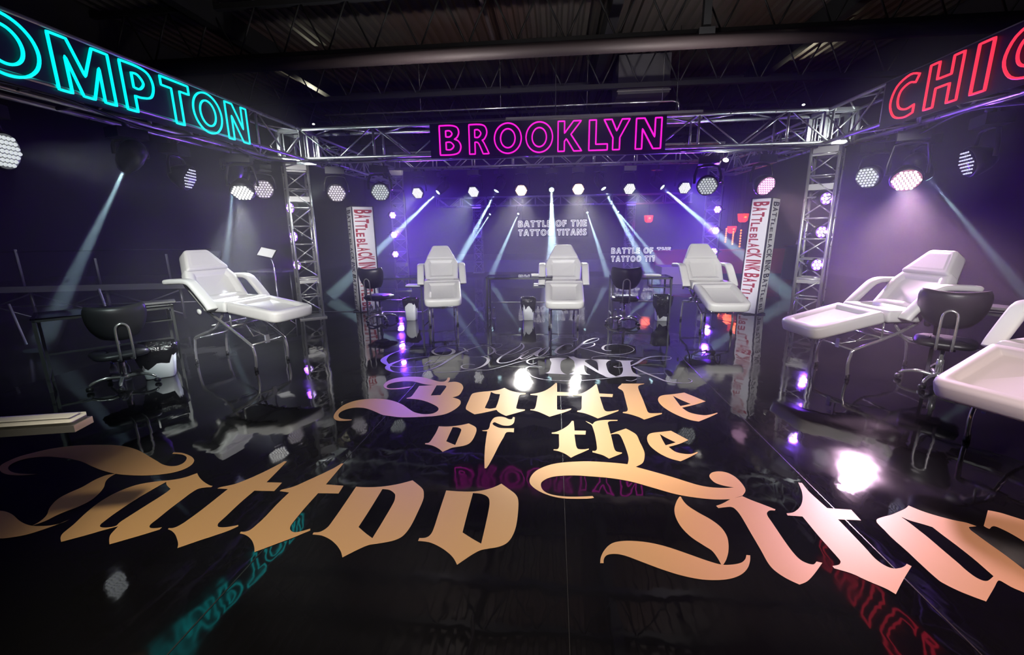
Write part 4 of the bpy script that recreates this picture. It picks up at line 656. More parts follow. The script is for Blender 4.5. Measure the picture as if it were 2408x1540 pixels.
def pad(corners, r, th, T, dish=.028, rim=.10, name='pad', mt=None, parent=None):
    mb = MB(); rings = []
    for d, z in ((.02, 0), (.004, .012), (0, .03), (0, th - .028), (.006, th - .012), (.02, th - .002), (rim * .55, th), (rim * .85, th - .004), (rim, th - dish * .8), (rim + .012, th - dish)):
        rings.append([(x, y, z) for x, y in ringpts(corners, r, d)])
    n = len(rings[0]); vs = [p for q in rings for p in q]; fs = []
    for i in range(len(rings) - 1):
        for k in range(n): l = (k + 1) % n; fs.append((i * n + k, i * n + l, (i + 1) * n + l, (i + 1) * n + k))
    fs.append(tuple(range(n - 1, -1, -1)))
    fs.append(tuple((len(rings) - 1) * n + k for k in range(n)))
    mb.add(vs, fs, True, T)
    return mb.build(name, mt or M['white'], parent)
def frame(o, u, v):
    """4x4 from origin, u axis (pad length), v axis (pad width)"""
    u = Vector(u).normalized(); v = Vector(v).normalized(); w = u.cross(v)
    return Matrix(((u.x, v.x, w.x, o[0]), (u.y, v.y, w.y, o[1]), (u.z, v.z, w.z, o[2]), (0, 0, 0, 1)))
def recliner(x, y, ang, label, seat=.72, foot_drop=.2, back=52, wd=.29, legs=True, head=1.0):
    """local +x = foot end.  seat top height = seat"""
    t = thing('reclining_chair', label, 'tattoo chair', (x, y, 0), R(ang), 'white reclining tattoo chairs')
    th = .12; zb = seat - th
    V = (0, 1, 0)
    pad([(-.10, -wd), (.235, -wd), (.235, wd), (-.10, wd)], .03, th, frame((0, 0, zb), (1, 0, 0), V), name='seat_pad', parent=t)
    L = .66; a = math.asin(max(-.9, min(.9, foot_drop / L)))
    pad([(0, -wd), (L, -wd + .012), (L, wd - .012), (0, wd)], [.03, .11, .11, .03], th, frame((.245, 0, zb), (math.cos(a), 0, -math.sin(a)), V), name='leg_rest', parent=t)
    b = R(back); bx = -.13; Lb = .42 * head; Lh = .28 * head
    U = Vector((-math.cos(b), 0, math.sin(b))); F = frame((bx, 0, zb + .02), U, (0, -1, 0))
    pad([(0, -wd + .02), (Lb * .8, -wd - .005), (Lb + .05, -wd + .05), (Lb + .05, wd - .05), (Lb * .8, wd + .005), (0, wd - .02)], [.03, .07, .05, .05, .07, .03], th, F, name='back_pad', parent=t)
    o2 = Vector((bx, 0, zb + .02)) + U * (Lb + .0) + (F.to_3x3() @ Vector((0, 0, 1))) * .0
    F2 = frame(o2, U, (0, -1, 0))
    # headrest: trapezoid narrowing to the top, standing a little proud
    pad([(0, -wd + .035), (Lh, -.135), (Lh, .135), (0, wd - .035)], [.03, .06, .06, .03], th + .03, F2, dish=.0, rim=.05, name='headrest', parent=t)
    # back board behind
    pad([(0.02, -wd + .05), (Lb * .8, -wd + .03), (Lb + Lh - .04, -.12), (Lb + Lh - .04, .12), (Lb * .8, wd - .03), (0.02, wd - .05)], .04, .02, frame(Vector((bx, 0, zb + .02)) - (F.to_3x3() @ Vector((0, 0, 1))) * .02, U, (0, -1, 0)), dish=0, rim=.03, name='back_board', mt=M['piping'], parent=t)
    for s in (-1, 1):
        yy = s * (wd + .055)
        pth = [(-.50, yy, seat + .19), (-.44, yy, seat + .205), (-.20, yy, seat + .215), (-.12, yy, seat + .20), (-.06, yy, seat + .155), (.10, yy, seat - .02), (.135, yy, seat - .075)]
        pth = smoothpath(pth, False, 4); mb = MB()
        rr = [.03 + .02 * min(1, i / 3) for i in range(len(pth))]
        mb.tube(pth, rr, 20, flat=(.58, 1.12), sq=.6); arm = mb.build('armrest', M['white'], t)
        MB().tube([(.06, s * wd, zb + .03), (.08, yy, zb + .04)], .012, 8).build('arm_bracket', M['chrome'], arm)
        MB().lathe([(.012, 0), (.03, .006), (.032, .02), (.01, .026)], 12, Matrix.Translation((-.13, s * (wd + .0), zb - .0)) @ Matrix.Rotation(-s * math.pi / 2, 4, 'X')).build('hinge_knob', M['piping'], t)
    # chrome frame
    lw = .215
    for s in (-1, 1):
        y0 = s * lw
        MB().tube(smoothpath([(-.12, y0, zb - .02), (.1, y0, zb - .14), (.43, y0, .30), (.47, y0, .24), (.485, y0, .15), (.47, y0, .012)], False, 3), .0145, 10).build('leg', M['chrome'], t)
        MB().tube(smoothpath([(.08, y0 * .9, zb - .02), (-.08, y0 * .9, zb - .2), (-.40, y0 * .9, .32), (-.44, y0 * .9, .25), (-.46, y0 * .9, .15), (-.47, y0 * .9, .012)], False, 3), .0145, 10).build('leg', M['chrome'], t)
        for xx in (.47, -.47):
            MB().lathe([(.018, 0), (.02, .012), (.017, .05)], 10, Matrix.Translation((xx, y0 if xx > 0 else y0 * .9, 0))).build('foot_cap', M['black'], t)
        MB().tube([(.20, y0, zb - .01), (.20, y0, zb - .16)], .009, 6).build('strut', M['chrome'], t)
    for xa, za, wa in ((.44, .285, lw), (-.41, .30, lw * .9), (.2, zb - .16, lw), (-.1, zb - .17, lw)): MB().tube([(xa, -wa, za), (xa, wa, za)], .01, 8).build('crossbar', M['chrome'], t)
    mb = MB(); mb.tube([(-.1, .06, zb - .17), (.45, .03, .31)], .008, 6); mb.tube([(.2, -.05, zb - .16), (.3, -.05, .34), (.3, .05, .34), (.2, .05, zb - .16)], .007, 6); mb.box((.44, 0, .31), (.02, .05, .09)); mb.build('lift_linkage', M['chrome'], t)
    mb = MB(); mb.tube([(-.1, -lw + .01, zb - .012), (.22, -lw + .01, zb - .012), (.6, -lw + .05, zb - .03 - .35 * foot_drop)], .011, 8); mb.tube([(-.1, lw - .01, zb - .012), (.22, lw - .01, zb - .012), (.6, lw - .05, zb - .03 - .35 * foot_drop)], .011, 8)
    mb.build('under_frame', M['blackmetal'], t)
    return t
recliner(-1.87, 7.05, -75, 'white reclining chair, left of the three facing the camera', .70, .22)
recliner(.15, 6.92, -90, 'white reclining chair, middle of the three facing the camera', .70, .22)
recliner(2.30, 6.74, -88, 'white reclining chair beside the right banner, right of the three facing the camera', .70, .22)
recliner(-3.65, 4.52, -13, 'white reclining chair on the left, turned sideways beside the front left tower', .765, .09)
recliner(3.31, 4.56, 186, 'white reclining chair on the right, turned sideways under the pink light', .69, .17)
recliner(3.36, 3.0, 203, 'nearest white reclining chair, cut by the right edge of the picture', .68, .20)

# ------------------------------------------------------------------ task stools
def stool(x, y, ang, label, seat=.45):
    """local +x = the way the sitter faces"""
    t = thing('task_stool', label, 'stool', (x, y, 0), R(ang), 'black task stools with chrome star bases')
    P = rpoly([(-.20, -.21), (.19, -.22), (.22, .0), (.19, .22), (-.20, .21)], .12)
    mb = MB(); rings = []
    P = resample(P)
    for d, z in ((.05, 0), (.01, .012), (0, .03), (.012, .055), (.05, .07), (.12, .072)): rings.append([(px, py, seat - .07 + z) for px, py in offs(P, d)])
    n = len(P); fs = [(i * n + k, i * n + (k + 1) % n, (i + 1) * n + (k + 1) % n, (i + 1) * n + k) for i in range(5) for k in range(n)]
    fs += [tuple(range(n - 1, -1, -1)), tuple(5 * n + k for k in range(n))]
    mb.add([p for q in rings for p in q], fs, True); mb.build('seat', M['leather'], t)
    # curved kidney-shaped backrest
    mb = MB(); nu, nv = 16, 10; vs = []
    z0, z1 = seat + .13, seat + .45
    for side in (0, 1):
        for j in range(nv + 1):
            v = j / nv; hw = .232 * (1 - (1 - v) ** 3.2 * .4) * (1 - .10 * max(0, (v - .75) / .25) ** 2)
            for i in range(nu + 1):
                u = -1 + 2 * i / nu
                z = z0 + (z1 - z0) * v + (.022 * u * u * v) - (.02 * (1 - v) * -u * u)
                edge = min(1, (1 - abs(u)) * 5, (1 - v) * 5 + .15, v * 5 + .15); thk = .006 + .026 * max(0, edge) ** .5
                xx = -.25 + .095 * u * u + .03 * (v - .5) ** 2 - .05 * v
                vs.append((xx + (thk if side else -thk), hw * u, z))
    m_ = (nu + 1) * (nv + 1); fs = []
    for j in range(nv):
        for i in range(nu):
            a = j * (nu + 1) + i; fs.append((a, a + 1, a + nu + 2, a + nu + 1)); fs.append((m_ + a, m_ + a + nu + 1, m_ + a + nu + 2, m_ + a + 1))
    border = [i for i in range(nu + 1)] + [j * (nu + 1) + nu for j in range(1, nv + 1)] + [nv * (nu + 1) + i for i in range(nu - 1, -1, -1)] + [j * (nu + 1) for j in range(nv - 1, 0, -1)]
    for k in range(len(border)): a, b = border[k], border[(k + 1) % len(border)]; fs.append((a, m_ + a, m_ + b, b))
    mb.add(vs, fs, True); mb.build('backrest', M['leather'], t)
    s = .05
    MB().tube(smoothpath([(-.10, -s, seat - .075), (-.27, -s, seat - .06), (-.31, -s, seat + .0), (-.315, -s, seat + .2), (-.315, -s * .8, seat + .27), (-.315, 0, seat + .295), (-.315, s * .8, seat + .27), (-.315, s, seat + .2), (-.31, s, seat), (-.27, s, seat - .06), (-.10, s, seat - .075)], False, 3), .011, 8).build('back_bracket', M['chrome'], t)
    MB().box((0, 0, seat - .085), (.2, .16, .03)).build('seat_plate', M['blackmetal'], t)
    mb = MB().lathe([(.028, .09), (.028, .24), (.024, .245), (.016, .25), (.016, seat - .09)], 14); mb.build('gas_column', M['chrome'], t)
    MB().lathe([(.03, .06), (.042, .075), (.04, .105), (.028, .115)], 14).build('base_hub', M['chrome'], t)
    for k in range(5):
        a = k * 2 * math.pi / 5 + .3; c, s_ = math.cos(a), math.sin(a)
        arm = MB().tube(smoothpath([(.02 * c, .02 * s_, .088), (.14 * c, .14 * s_, .105), (.23 * c, .23 * s_, .085), (.265 * c, .265 * s_, .06)], False, 3), [.017] * 4 + [.014] * 4 + [.011] * 2, 8).build('base_arm', M['chrome'], t)
        MB().lathe([(.006, -.022), (.022, -.02), (.024, 0), (.022, .02), (.006, .022)], 12, Matrix.Translation((.268 * c, .268 * s_, .026)) @ Matrix.Rotation(a + 1, 4, 'Z') @ Matrix.Rotation(math.pi / 2, 4, 'X')).build('caster', M['black'], arm)
    return t
s0 = stool(1.10, 6.80, 85, 'black task stool right of the middle chair, back to the camera')
dup(s0, (-2.93, 6.92, 0), R(80), 'black task stool beside the left banner, back to the camera')
stool(-4.27, 3.70, 148, 'black task stool in the dark left foreground behind the white bin', .37)
dup(s0, (3.57, 4.18, 0), R(50), 'black task stool in front of the sideways right chair')

# ------------------------------------------------------------------ glass-topped work tables
def gtable(x, y, ang, label, L=1.0, D=.42, H=.74, shelf=1, paper=True):
    t = thing('glass_table', label, 'table', (x, y, 0), R(ang), 'glass tables with grey tube frames')
    for sx in (-1, 1):
        for sy in (-1, 1):
            MB().box((sx * (L / 2 - .012), sy * (D / 2 - .012), H / 2 - .01), (.024, .024, H - .02)).build('leg', M['tabletube'], t)
    mb = MB()
    for sy in (-1, 1): mb.box((0, sy * (D / 2 - .012), H - .022), (L, .024, .024))
    for sx in (-1, 1): mb.box((sx * (L / 2 - .012), 0, H - .022), (.024, D, .024)); mb.box((sx * (L / 2 - .012), 0, .12), (.02, D, .02))
    mb.box((0, D / 2 - .012, .28), (L, .018, .018)); mb.build('frame_rail', M['tabletube'], t)
    MB().box((0, 0, H - .004), (L + .01, D + .01, .012)).build('glass_top', M['glass'], t)
    if shelf:
        s = shelf; sh = MB(); x0 = s * (L / 2 - .16)
        for dx in (-.14, .14):
            for dy in (-.15, .15): sh.box((x0 + dx, dy, H - .10), (.014, .014, .15))
        for dy in (-.15, .15): sh.box((x0, dy, H - .17), (.3, .014, .014))
        for dx in (-.14, .14): sh.box((x0 + dx, 0, H - .17), (.014, .3, .014))
        o = sh.build('shelf_frame', M['tabletube'], t); MB().box((x0, 0, H - .16), (.29, .3, .008)).build('shelf_glass', M['glass'], o)
    return t
gtable(-.56, 6.98, 2, 'glass work table between the left and middle chairs', 1.05, .42, .75, 1)
gtable(1.38, 7.12, 0, 'glass work table behind the black stool and right bin', .92, .42, .73, 1)
gtable(-2.72, 7.22, 2, 'glass work table behind the left bin, lit violet', .98, .40, .72, 1)
gtable(-4.66, 4.0, 50, 'glass work table in the dark left foreground', 1.05, .5, .72, 1)
gtable(4.12, 3.95, -52, 'glass work table behind the nearest chair at the right', 1.25, .45, .72, 1)
def paperstack(x, y, z, rz, label, d=(.2, .13, .02)):
    tag(MB().box((0, 0, d[2] / 2), d).build('paper_stack', M['paper']), label, 'paper'); o = COL.objects[-1] if False else bpy.data.objects[-1]
def flat(name, d, loc, rz, mt, label, cat, group=None):
    o = MB().box((0, 0, d[2] / 2), d).build(name, mt); o.location = loc; o.rotation_euler = (0, 0, rz); tag(o, label, cat, group); return o
flat('tissue_pack', (.17, .11, .028), (-.28, 6.93, .757), .1, M['paper'], 'white tissue pack on the glass table left of the middle chair', 'tissue pack')
flat('paper_tray', (.26, .22, .022), (-.2, 6.99, .597), .03, M['paper'], 'white paper tray on the hanging shelf left of the middle chair', 'tray')
flat('paper_tray', (.24, .13, .022), (1.56, 7.06, .737), .1, M['paper'], 'white tray on the glass table behind the right bin', 'tray')
flat('paper_tray', (.27, .22, .02), (-2.4, 7.2, .567), .03, M['binwhite'], 'tray lit magenta on the shelf behind the left bin', 'tray')
flat('steel_tray', (.30, .20, .02), (-4.40, 4.34, .728), .8, M['chrome'], 'shiny tray at the back of the left foreground table', 'tray')
flat('steel_tray', (.36, .24, .02), (3.99, 4.12, .728), -.9, M['chrome'], 'shiny tray on the table behind the nearest chair', 'tray')

# ------------------------------------------------------------------ waste bins with liners
def bin_(x, y, rz, label, drape=.5, H=.34, w=.22, d=.17):
    t = thing('waste_bin', label, 'bin', (x, y, 0), R(rz), 'white waste bins with black liners')
    def ring(sw, sd, z, n=32, j=0, seed=0):
        out = []; rnd = random.Random(seed)
        for k in range(n):
            a = 2 * math.pi * k / n; c, s = math.cos(a), math.sin(a); e = .35
            f = 1 + j * (rnd.random() - .5)
            out.append((sw / 2 * f * math.copysign(abs(c) ** e, c), sd / 2 * f * math.copysign(abs(s) ** e, s), z + j * .03 * (rnd.random() - .5)))
        return out
    n = 32; rr = [ring(w * .72, d * .72, 0), ring(w * .76, d * .76, .01), ring(w, d, H), ring(w * .97, d * .97, H), ring(w * .7, d * .7, .015)]
    fs = [(i * n + k, i * n + (k + 1) % n, (i + 1) * n + (k + 1) % n, (i + 1) * n + k) for i in range(4) for k in range(n)] + [tuple(range(n - 1, -1, -1)), tuple(4 * n + k for k in range(n))]
    MB().add([p for q in rr for p in q], fs, True).build('bin_body', M['binwhite'], t)
    lo = H * (1 - drape); rnd = random.Random(int(x * 100))
    R_ = []
    prof = [(lo, .985, .10), (lo + .03, 1.07, .14), ((lo + H) / 2, 1.15, .16), (H, 1.16, .12), (H + .022, 1.06, .10), (H + .02, .95, .06), (H - .05, .86, .08), (H - .15, .74, .06)]
    for i, (z, f, j) in enumerate(prof):
        g = 1 - .28 * (1 - min(z, H) / H)
        q = ring(w * g * f, d * g * f, z, n, j, i + int(abs(x) * 10))
        if i < 2: q = [(a, b, c + .05 * math.sin(k * .4 + x) - .02 * (k % 3)) for k, (a, b, c) in enumerate(q)]
        R_.append(q)
    fs = [(i * n + k, i * n + (k + 1) % n, (i + 1) * n + (k + 1) % n, (i + 1) * n + k) for i in range(len(R_) - 1) for k in range(n)] + [tuple((len(R_) - 1) * n + k for k in range(n))]
    MB().add([p for q in R_ for p in q], fs, True).build('bin_liner', M['bag'], t)
    return t
bin_(-.43, 7.10, 10, 'tall white bin with crumpled black liner left of the middle chair', .45, .36)
bin_(-2.42, 7.02, 0, 'tall white bin with black liner beside the left middle chair', .30, .36)
bin_(1.76, 7.12, 4, 'white bin mostly covered by its black liner, right of the black stool', .68, .40, .25, .2)
bin_(-4.16, 3.98, 38, 'white bin with a big black liner in the left foreground', .42, .34, .33, .27)

# ------------------------------------------------------------------ water bottles
def bottle(name='water_bottle'):
    t = thing(name, '', 'bottle', (0, 0, 0), 0, 'clear water bottles on the floor')
    MB().lathe([(.024, .0), (.031, .006), (.032, .04), (.029, .048), (.032, .056), (.029, .075), (.032, .09), (.032, .13), (.029, .15), (.014, .178), (.013, .186)], 14).build('bottle_body', M['pet'], t)
    MB().lathe([(.0145, .184), (.0145, .2), (.012, .202)], 12).build('cap', M['bluecap'], t)
    return t
b0 = bottle(); b0['label'] = 'clear water bottle under the table left of the middle chair, left of the pair'; b0.location = (-1.10, 7.16, 0)
for p, lb in (((-1.02, 7.17), 'clear water bottle under the table left of the middle chair, right of the pair'), ((1.0, 7.02), 'clear water bottle behind the black stool, left of the pair'),
              ((1.08, 7.03), 'clear water bottle behind the black stool, right of the pair'), ((-4.50, 3.80), 'clear water bottle in the left foreground beside the white bin, left of two'),
              ((-4.40, 3.84), 'clear water bottle in the left foreground beside the white bin, right of two'), ((3.78, 4.02), 'blue-capped water bottle beside the nearest chair, left of two'),
              ((3.86, 4.0), 'blue-capped water bottle beside the nearest chair, right of two'), ((-3.3, 7.4), 'clear water bottle at the foot of the left banner, left of two'), ((-3.2, 7.42), 'clear water bottle at the foot of the left banner, right of two')):
    dup(b0, (*p, 0), 0, lb)

# ------------------------------------------------------------------ prism banners
def banner(x, y, rz, lean, label, H=1.93, w=.40, mirror=1):
    t = thing('banner_column', label, 'banner', (x, y, 0), 0, 'four-sided banner columns')
    T = Matrix.Rotation(R(lean), 4, 'Y') @ Matrix.Rotation(R(rz), 4, 'Z')
    MB().box((0, 0, H / 2 + .01), (w - .004, w - .004, H), mat=T).build('column_body', M['bannerblack'], t)
    for k, col in ((0, 'bannerred'), (mirror, 'bannerblack'), (2, 'bannerred'), (2 + mirror, 'bannerblack')):
        F = T @ Matrix.Rotation(k * math.pi / 2, 4, 'Z')
        pn = MB().box((0, -w / 2 - .002, H / 2 + .01), (w - .05, .006, H - .02), mat=F).build('banner_panel', M['bannerwhite'], t)
        mb = MB(); z = H - .05
        words = [('BATTLE', 1), ('BLACK', 0), ('INK', 2), ('BATTLE', 1), ('BLACK', 0)]
        for wd, mode in words:
            for i, ch in enumerate(wd):
                vs, fs, gw = glyph(ch, 'fill', .03)
                f = i / (len(wd) - 1); fw = w - .085
                h = fw * (1 - .52 * f if mode == 1 else .50 + .45 * f if mode == 0 else .97)
                ln = .027 if ch == 'I' else .072 if ch != 'L' else .062
                # reads downward, letter tops to the right (+x)
                h0 = -fw / 2 + .005
                mb.add([(h0 + v[1] * h, -w / 2 - .0065, z - v[0] / gw * ln) for v in vs], fs, False, F)
                z -= ln + .012
            z -= .022
        mb.build('banner_lettering', M[col], pn)
    mb = MB().box((0, 0, .0125), (w + .02, w + .02, .025)); mb.build('foot_plate', M['black'], t)
    return t
banner(-3.60, 7.95, 37, 0, 'white banner column with red and black lettering beside the left stool', 1.93, .40, 3)
banner(3.46, 7.85, -45, 1.6, 'white banner column with red and black lettering beside the right middle chair', 1.93, .33, 1)

# ------------------------------------------------------------------ music stand, bleachers and folding chair at the left
t = thing('music_stand', 'chrome stand with tilted white sheet holder behind the left chair', 'stand', (-4.42, 6.45, 0))
MB().tube([(0, 0, .02), (0, 0, .95)], .012, 8).build('pole', M['chrome'], t); MB().tube(smoothpath([(0, 0, .95), (-.01, .0, 1.04), (-.06, 0, 1.12)], False, 3), .007, 8).build('gooseneck', M['chrome'], t)
for k in range(3):
    a = k * 2.09 + .4; MB().tube([(0, 0, .2), (.22 * math.cos(a), .22 * math.sin(a), .012)], .008, 6).build('leg', M['chrome'], t)
T = Matrix.Translation((-.07, -.02, 1.18)) @ Matrix.Rotation(R(12), 4, 'Y') @ Matrix.Rotation(R(52), 4, 'X')
MB().box((0, 0, 0), (.27, .17, .012), mat=T).build('sheet_holder', M['blackmetal'], t); MB().box((0, 0, .009), (.24, .145, .004), mat=T).build('white_sheet', M['paper'], t)
t = thing('audience_riser', 'dark audience platform on scaffold legs at the far left', 'platform', (-8.3, 7.6, 0), R(12))
MB().box((0, 0, .62), (4.4, 1.9, .06)).build('deck_board', M['black'], t); MB().box((0, -.96, .60), (4.4, .03, .10)).build('deck_edge', M['greyplastic'], t)
for x in (-2.1, -.9, .3, 1.5, 2.15):
    MB().tube([(x, -.9, 0), (x, -.9, .6)], .024, 8).build('scaffold_leg', M['steel'], t)
mb = MB()
for x in (-2.1, -.9, .3): mb.tube([(x, -.9, .08), (x + 1.2, -.9, .52)], .015, 6); mb.tube([(x, -.9, .52), (x + 1.2, -.9, .08)], .015, 6)
mb.build('cross_brace', M['steel'], t)
mb = MB().tube([(-2.1, -.9, .3), (2.15, -.9, .3)], .012, 6); mb.build('lower_rail', M['steel'], t)
t = thing('guard_rail', 'row of upright grey guard rail posts on the far left platform', 'railing', (-8.3, 7.6, .65), R(12))
for x, h in ((-1.55, .6), (-1.0, .62), (.2, .45), (1.35, .5)): MB().tube([(x, -.86, 0), (x, -.86, h)], .018, 8).build('rail_post', M['greyplastic'], t)
mb = MB().tube([(-2, -.86, .58), (2.1, -.86, .58)], .008, 6); mb.build('rail_cable', M['black'], t)
t = thing('pole', 'leaning upright pole with a red taped band at the far left', 'pole', (-5.75, 5.05, 0))
MB().tube([(-.06, 0, .012), (-.30, .1, .78)], .017, 8).build('pole_tube', M['greyplastic'], t); MB().tube([(-.135, .031, .25), (-.20, .058, .46)], .0185, 8).build('red_band', M['tapered'], t)
tag(MB().tube([(-7.3, 5.1, .012), (-7.55, 5.2, .56)], .018, 8).build('grey_pole', M['greyplastic']), 'short grey upright pole at the far left edge', 'pole')
t = thing('folding_chair', 'white and grey folding chair on the platform behind the left chair', 'chair', (-7.15, 8.3, .65), R(10))
pad([(-.2, -.05), (.2, -.05), (.22, .07), (-.22, .07)], .03, .02, Matrix.Translation((0, .18, .42)) @ Matrix.Rotation(R(75), 4, 'X'), dish=0, rim=.03, name='backrest', mt=M['greyplastic'], parent=t)
MB().box((0, -.02, .24), (.44, .38, .022)).build('seat', M['greyplastic'], t)
for s in (-1, 1):
    MB().tube([(s * .2, .2, .46), (s * .2, -.2, 0.012)], .011, 6).build('leg', M['steel'], t); MB().tube([(s * .19, -.05, .24), (s * .19, .22, .012)], .011, 6).build('leg', M['steel'], t)
t = thing('folding_table', 'grey folding table top behind the left chair', 'table', (-5.9, 8.6, 0), R(-10))
MB().box((0, 0, .72), (.9, .5, .03)).build('table_top', M['greyplastic'], t)
for x in (-.4, .4): MB().tube([(x, 0, .005), (x, 0, .71)], .014, 6).build('leg', M['steel'], t)

# film-wrapped arm pad at the left edge
t = thing('arm_pad_stand', 'white arm pad on a chrome stand cut by the left edge', 'armrest stand', (-2.46, 1.45, 0), R(14))
pad([(-.45, -.045), (.42, -.045), (.42, .045), (-.45, .045)], .015, .035, Matrix.Translation((0, 0, .665)), dish=0, rim=.02, name='arm_pad', mt=M['paper'], parent=t)
MB().box((0, 0, .655), (.86, .10, .03)).build('pad_tray', M['chrome'], t)
MB().tube([(-.35, 0, .02), (-.35, 0, .645)], .015, 8).build('pole', M['chrome'], t); MB().lathe([(.16, 0), (.16, .012), (.03, .03)], 20, Matrix.Translation((-.35, 0, 0))).build('foot', M['chrome'], t)
# white step box behind the nearest chair
t = thing('shelf_unit', 'low white panelled stand under the nearest chair', 'stand', (3.55, 2.55, 0), R(14))
MB().box((0, 0, .15), (.5, .32, .30)).build('stand_body', M['greyplastic'], t); MB().box((0, -.165, .15), (.44, .01, .04)).build('dark_bar', M['black'], t); MB().box((-.0, -.165, .15), (.03, .01, .28)).build('dark_post', M['black'], t)

# ------------------------------------------------------------------ far stage behind
def ledsign(x, y, z, s, lines, label, mt='led_white'):
    t = thing('letter_sign', label, 'sign', (x, y, 0))
    for r_, (txt, wd) in enumerate(lines):
        tot = 0; adv = []
        for ch in txt:
            if ch == ' ': adv.append((tot, 0)); tot += .55; continue
            g = bold(ch, .045); adv.append((tot, g[2])); tot += g[2] + .22
        k = wd / tot
        for ch, (a, gw) in zip(txt, adv):
            if ch == ' ': continue
            vs, fs, _ = bold(ch, .045)
            MB().add([(-wd / 2 + (a + v[0]) * k, v[2] * s * .5, z - r_ * s * 1.45 + v[1] * s) for v in vs], fs, True).build('sign_letter', M[mt], t)
    MB().box((0, .06, z - s * .25), (wd * 1.02, .02, s * 2.9)).build('sign_board', M['board'], t)
    if z > 1:
        for q in (-1.1, 1.1): MB().tube([(q, .06, z), (q, .06, 6.53)], .006, 5).build('hanging_wire', M['black'], t)
    else: MB().box((0, .1, .23), (.1, .06, .46)).build('post', M['black'], t)
    return t
ledsign(-.06, 16.0, 1.62, .215, [('BATTLE OF THE', 2.5), ('TATTOO TITANS', 2.5)], 'white outlined letter sign above the middle chair')
ledsign(2.95, 15.2, .68, .19, [('BATTLE OF THE', 2.0), ('TATTOO TITANS', 2.0)], 'lower white outlined letter sign left of the right middle chair')
beam((-4.2, 15.7), (4.6, 15.7), 'far truss beam of the second stage, dark in the haze', z0=2.35, z1=2.65, w=.3, step=.45)
tower(-2.75, 15.7, 2.4, 0, 'far left tower of the second stage, dark with one bright section', .28, .015, False)
tower(2.6, 15.7, 2.4, 0, 'far right tower of the second stage behind the crossing beams', .28, .015, False)
tag(MB().box((0, 18.2, .22), (12, 4.5, .44)).build('stage_riser', M['riser']), 'low grey stage riser across the far background', 'platform')
t = thing('bar_counter', 'red draped bar counter in the far right background', 'counter', (5.6, 15.4, 0))
MB().box((0, 0, .36), (4.4, .8, .72)).build('counter_body', M['red'], t); MB().box((0, 0, .75), (4.5, .9, .05)).build('counter_top', M['red'], t)
tag(MB().box((3.7, 13.3, .15), (1.2, .9, .5)).build('road_case', M['wood']), 'pale wooden case on the floor left of the right middle chair', 'case')
def lantern(x, y, z, s, label, chains=()):
    t = thing('lantern', label, 'lantern', (x, y, z), 0, 'glowing red hanging lanterns')
    mb = MB().lathe([(.10 * s, -.14 * s), (.16 * s, -.08 * s), (.19 * s, .14 * s), (.17 * s, .15 * s)], 6, smooth=False); mb.build('lantern_shade', M['lantern'], t)
    MB().lathe([(.02, 0), (.05 * s, .02), (.02, .05)], 10, Matrix.Translation((0, -.2 * s, 0))).build('lamp', M['flame'], t)
    MB().tube([(0, 0, .15 * s), (0, 0, 6.53 - z)], .006, 5).build('hanging_wire', M['black'], t)
    ld = bpy.data.lights.new('lantern_light', 'POINT'); ld.color = (1, .12, .05); ld.energy = 7; ld.shadow_soft_size = .15; o = bpy.data.objects.new('lantern_light', ld); COL.objects.link(o); o.parent = t; o.location = (0, -.35, 0)
    return t
lantern(3.3, 16, 1.83, .85, 'red lantern hanging right of the white sign'); lantern(6.07, 15, 1.79, .95, 'red lantern hanging beside the right banner, upper of two'); lantern(5.72, 14.9, 1.42, .8, 'red lantern hanging beside the right banner, lower of two')
def lampstring(x, y, z0, z1, label):
    mb = MB(); n = 7
    for k in range(n): mb.lathe([(.01, -.03), (.032, 0), (.01, .03)], 8, Matrix.Translation((x, y, z0 + (z1 - z0) * k / (n - 1))))
    t = thing('lamp_string', label, 'hanging lights', (x, y, 0)); mb.v = [(a - x, b - y, c) for a, b, c in mb.v]
    mb.build('bulbs', M['flame'], t); MB().tube([(0, 0, z0), (0, 0, 6.53)], .004, 5).build('hanging_wire', M['black'], t)
for x, z0, z1, lb in ((5.25, 1.15, 1.6, 'hanging string of orange bulbs, leftmost beside the right banner'), (5.48, 1.05, 1.45, 'hanging string of orange bulbs, second from left'),
                      (5.70, .98, 1.35, 'hanging string of orange bulbs, third from left'), (5.93, .9, 1.4, 'hanging string of orange bulbs, rightmost')): lampstring(x, 14.7, z0, z1, lb)
t = thing('side_table', 'dark cocktail table with a small glint behind the right banner', 'table', (7.0, 13.4, 0))
MB().lathe([(.3, 0), (.32, .02), (.28, .9), (.36, .93), (.36, .96)], 18).build('table_cover', M['black'], t)
MB().lathe([(.04, .96), (.05, 1.0), (.02, 1.1), (.03, 1.12)], 10).build('table_lamp', M['chrome'], t)
# bundled cables and clamps under the front truss
def cable_run(pts, label):
    tag(MB().tube(smoothpath(pts, False, 4), .014, 6).build('cable_bundle', M['black']), label, 'cable')
cable_run([(-3.9, 6.9, 2.6), (-3, 6.86, 2.56), (-2, 6.9, 2.6), (-1, 6.86, 2.55), (0, 6.9, 2.6), (1.2, 6.86, 2.55), (2.4, 6.9, 2.6), (3.7, 6.88, 2.57)], 'black cable looped along the front truss')
cable_run([(-4.1, 6.9, 2.6), (-4.1, 6, 2.5), (-4.12, 5.2, 2.6), (-4.1, 4.4, 2.5), (-4.12, 3.5, 2.6), (-4.1, 2.5, 2.55)], 'black cable looped along the left truss')
cable_run([(4.2, 6.9, 2.6), (4.25, 6, 2.5), (4.2, 5.2, 2.6), (4.25, 4.4, 2.5), (4.2, 3.5, 2.6), (4.22, 2.5, 2.55)], 'black cable looped along the right truss')
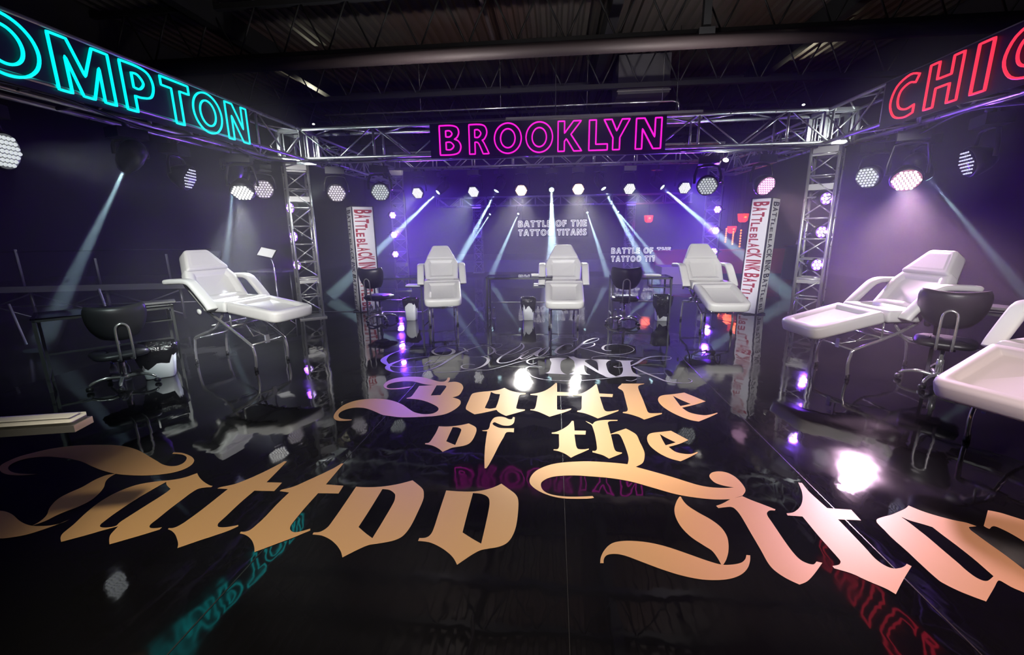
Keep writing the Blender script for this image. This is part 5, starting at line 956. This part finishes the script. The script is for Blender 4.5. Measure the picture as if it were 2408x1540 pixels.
# small truss lamps that glint on the corner frames, and added deck uplights
def truss_spot(p, aim, pw, ang, col, label, arm=None):
    p = Vector(p); t = thing('small_spotlight', label, 'stage light', tuple(p)); A = aimrot(Vector(aim) - p)
    MB().lathe([(.045, 0), (.055, .01), (.055, .12), (.02, .15)], 14, A).build('lamp_can', M['blackmetal'], t); MB().lathe([(.043, -.003), (.043, .003)], 14, A).build('lens', M['led']['hot'], t)
    MB().tube([A @ Vector((.05, 0, .06)), A @ Vector((.07, 0, .16)), A @ Vector((-.07, 0, .16)), A @ Vector((-.05, 0, .06))], .007, 6).build('yoke', M['blackmetal'], t)
    if arm: MB().tube([A @ Vector((0, 0, .14)), Vector(arm) - p], .01, 6).build('mounting_arm', M['blackmetal'], t)
    spot(t, p + (Vector(aim) - p).normalized() * .02, aim, col, pw, ang, .5, .04)
truss_spot((-4.33, 6.62, 2.74), (-3.6, 7.6, 3.1), 40, 120, (.9, 1, 1), 'tiny bright lamp inside the left truss corner')
truss_spot((4.12, 6.66, 2.74), (3.5, 7.6, 3.1), 40, 120, (.9, 1, 1), 'tiny bright lamp inside the right truss corner')
truss_spot((-2.85, 7.4, 2.5), (-2.8, 6.4, 3.3), 25, 120, (1, 1, .95), 'tiny bright lamp under the front truss at the left', (-2.85, 7.27, 2.62))
truss_spot((2.65, 7.4, 2.5), (2.6, 6.4, 3.3), 25, 120, (1, 1, .95), 'tiny bright lamp under the front truss at the right', (2.65, 7.27, 2.62))
truss_spot((-8.6, 15.8, 5.3), (-8.0, 14.6, 6.5), 120, 60, (1, .95, .7), 'small added uplight near the roof edge at the left', (-8.6, 16.4, 5.35))  # this pair is added to light the roof edges
truss_spot((7.9, 15.8, 5.3), (7.2, 14.6, 6.5), 120, 60, (1, .95, .7), 'small added uplight near the roof edge at the right', (7.9, 16.4, 5.35))

# ------------------------------------------------------------------ stage haze
hz = bpy.data.materials.new('stage_haze'); hz.use_nodes = True; nt = hz.node_tree; nt.nodes.clear()
vo = nt.nodes.new('ShaderNodeVolumeScatter'); vo.inputs['Density'].default_value = HAZE; vo.inputs['Anisotropy'].default_value = .25; vo.inputs['Color'].default_value = (1, 1, 1, 1)
out = nt.nodes.new('ShaderNodeOutputMaterial'); nt.links.new(vo.outputs[0], out.inputs['Volume'])
o = MB().box((-.5, 12.9, 1.36), (19.6, 19.4, 2.68)).build('stage_haze', hz); tag(o, 'thin bluish stage haze hanging over the whole floor', 'haze', kind='stuff')
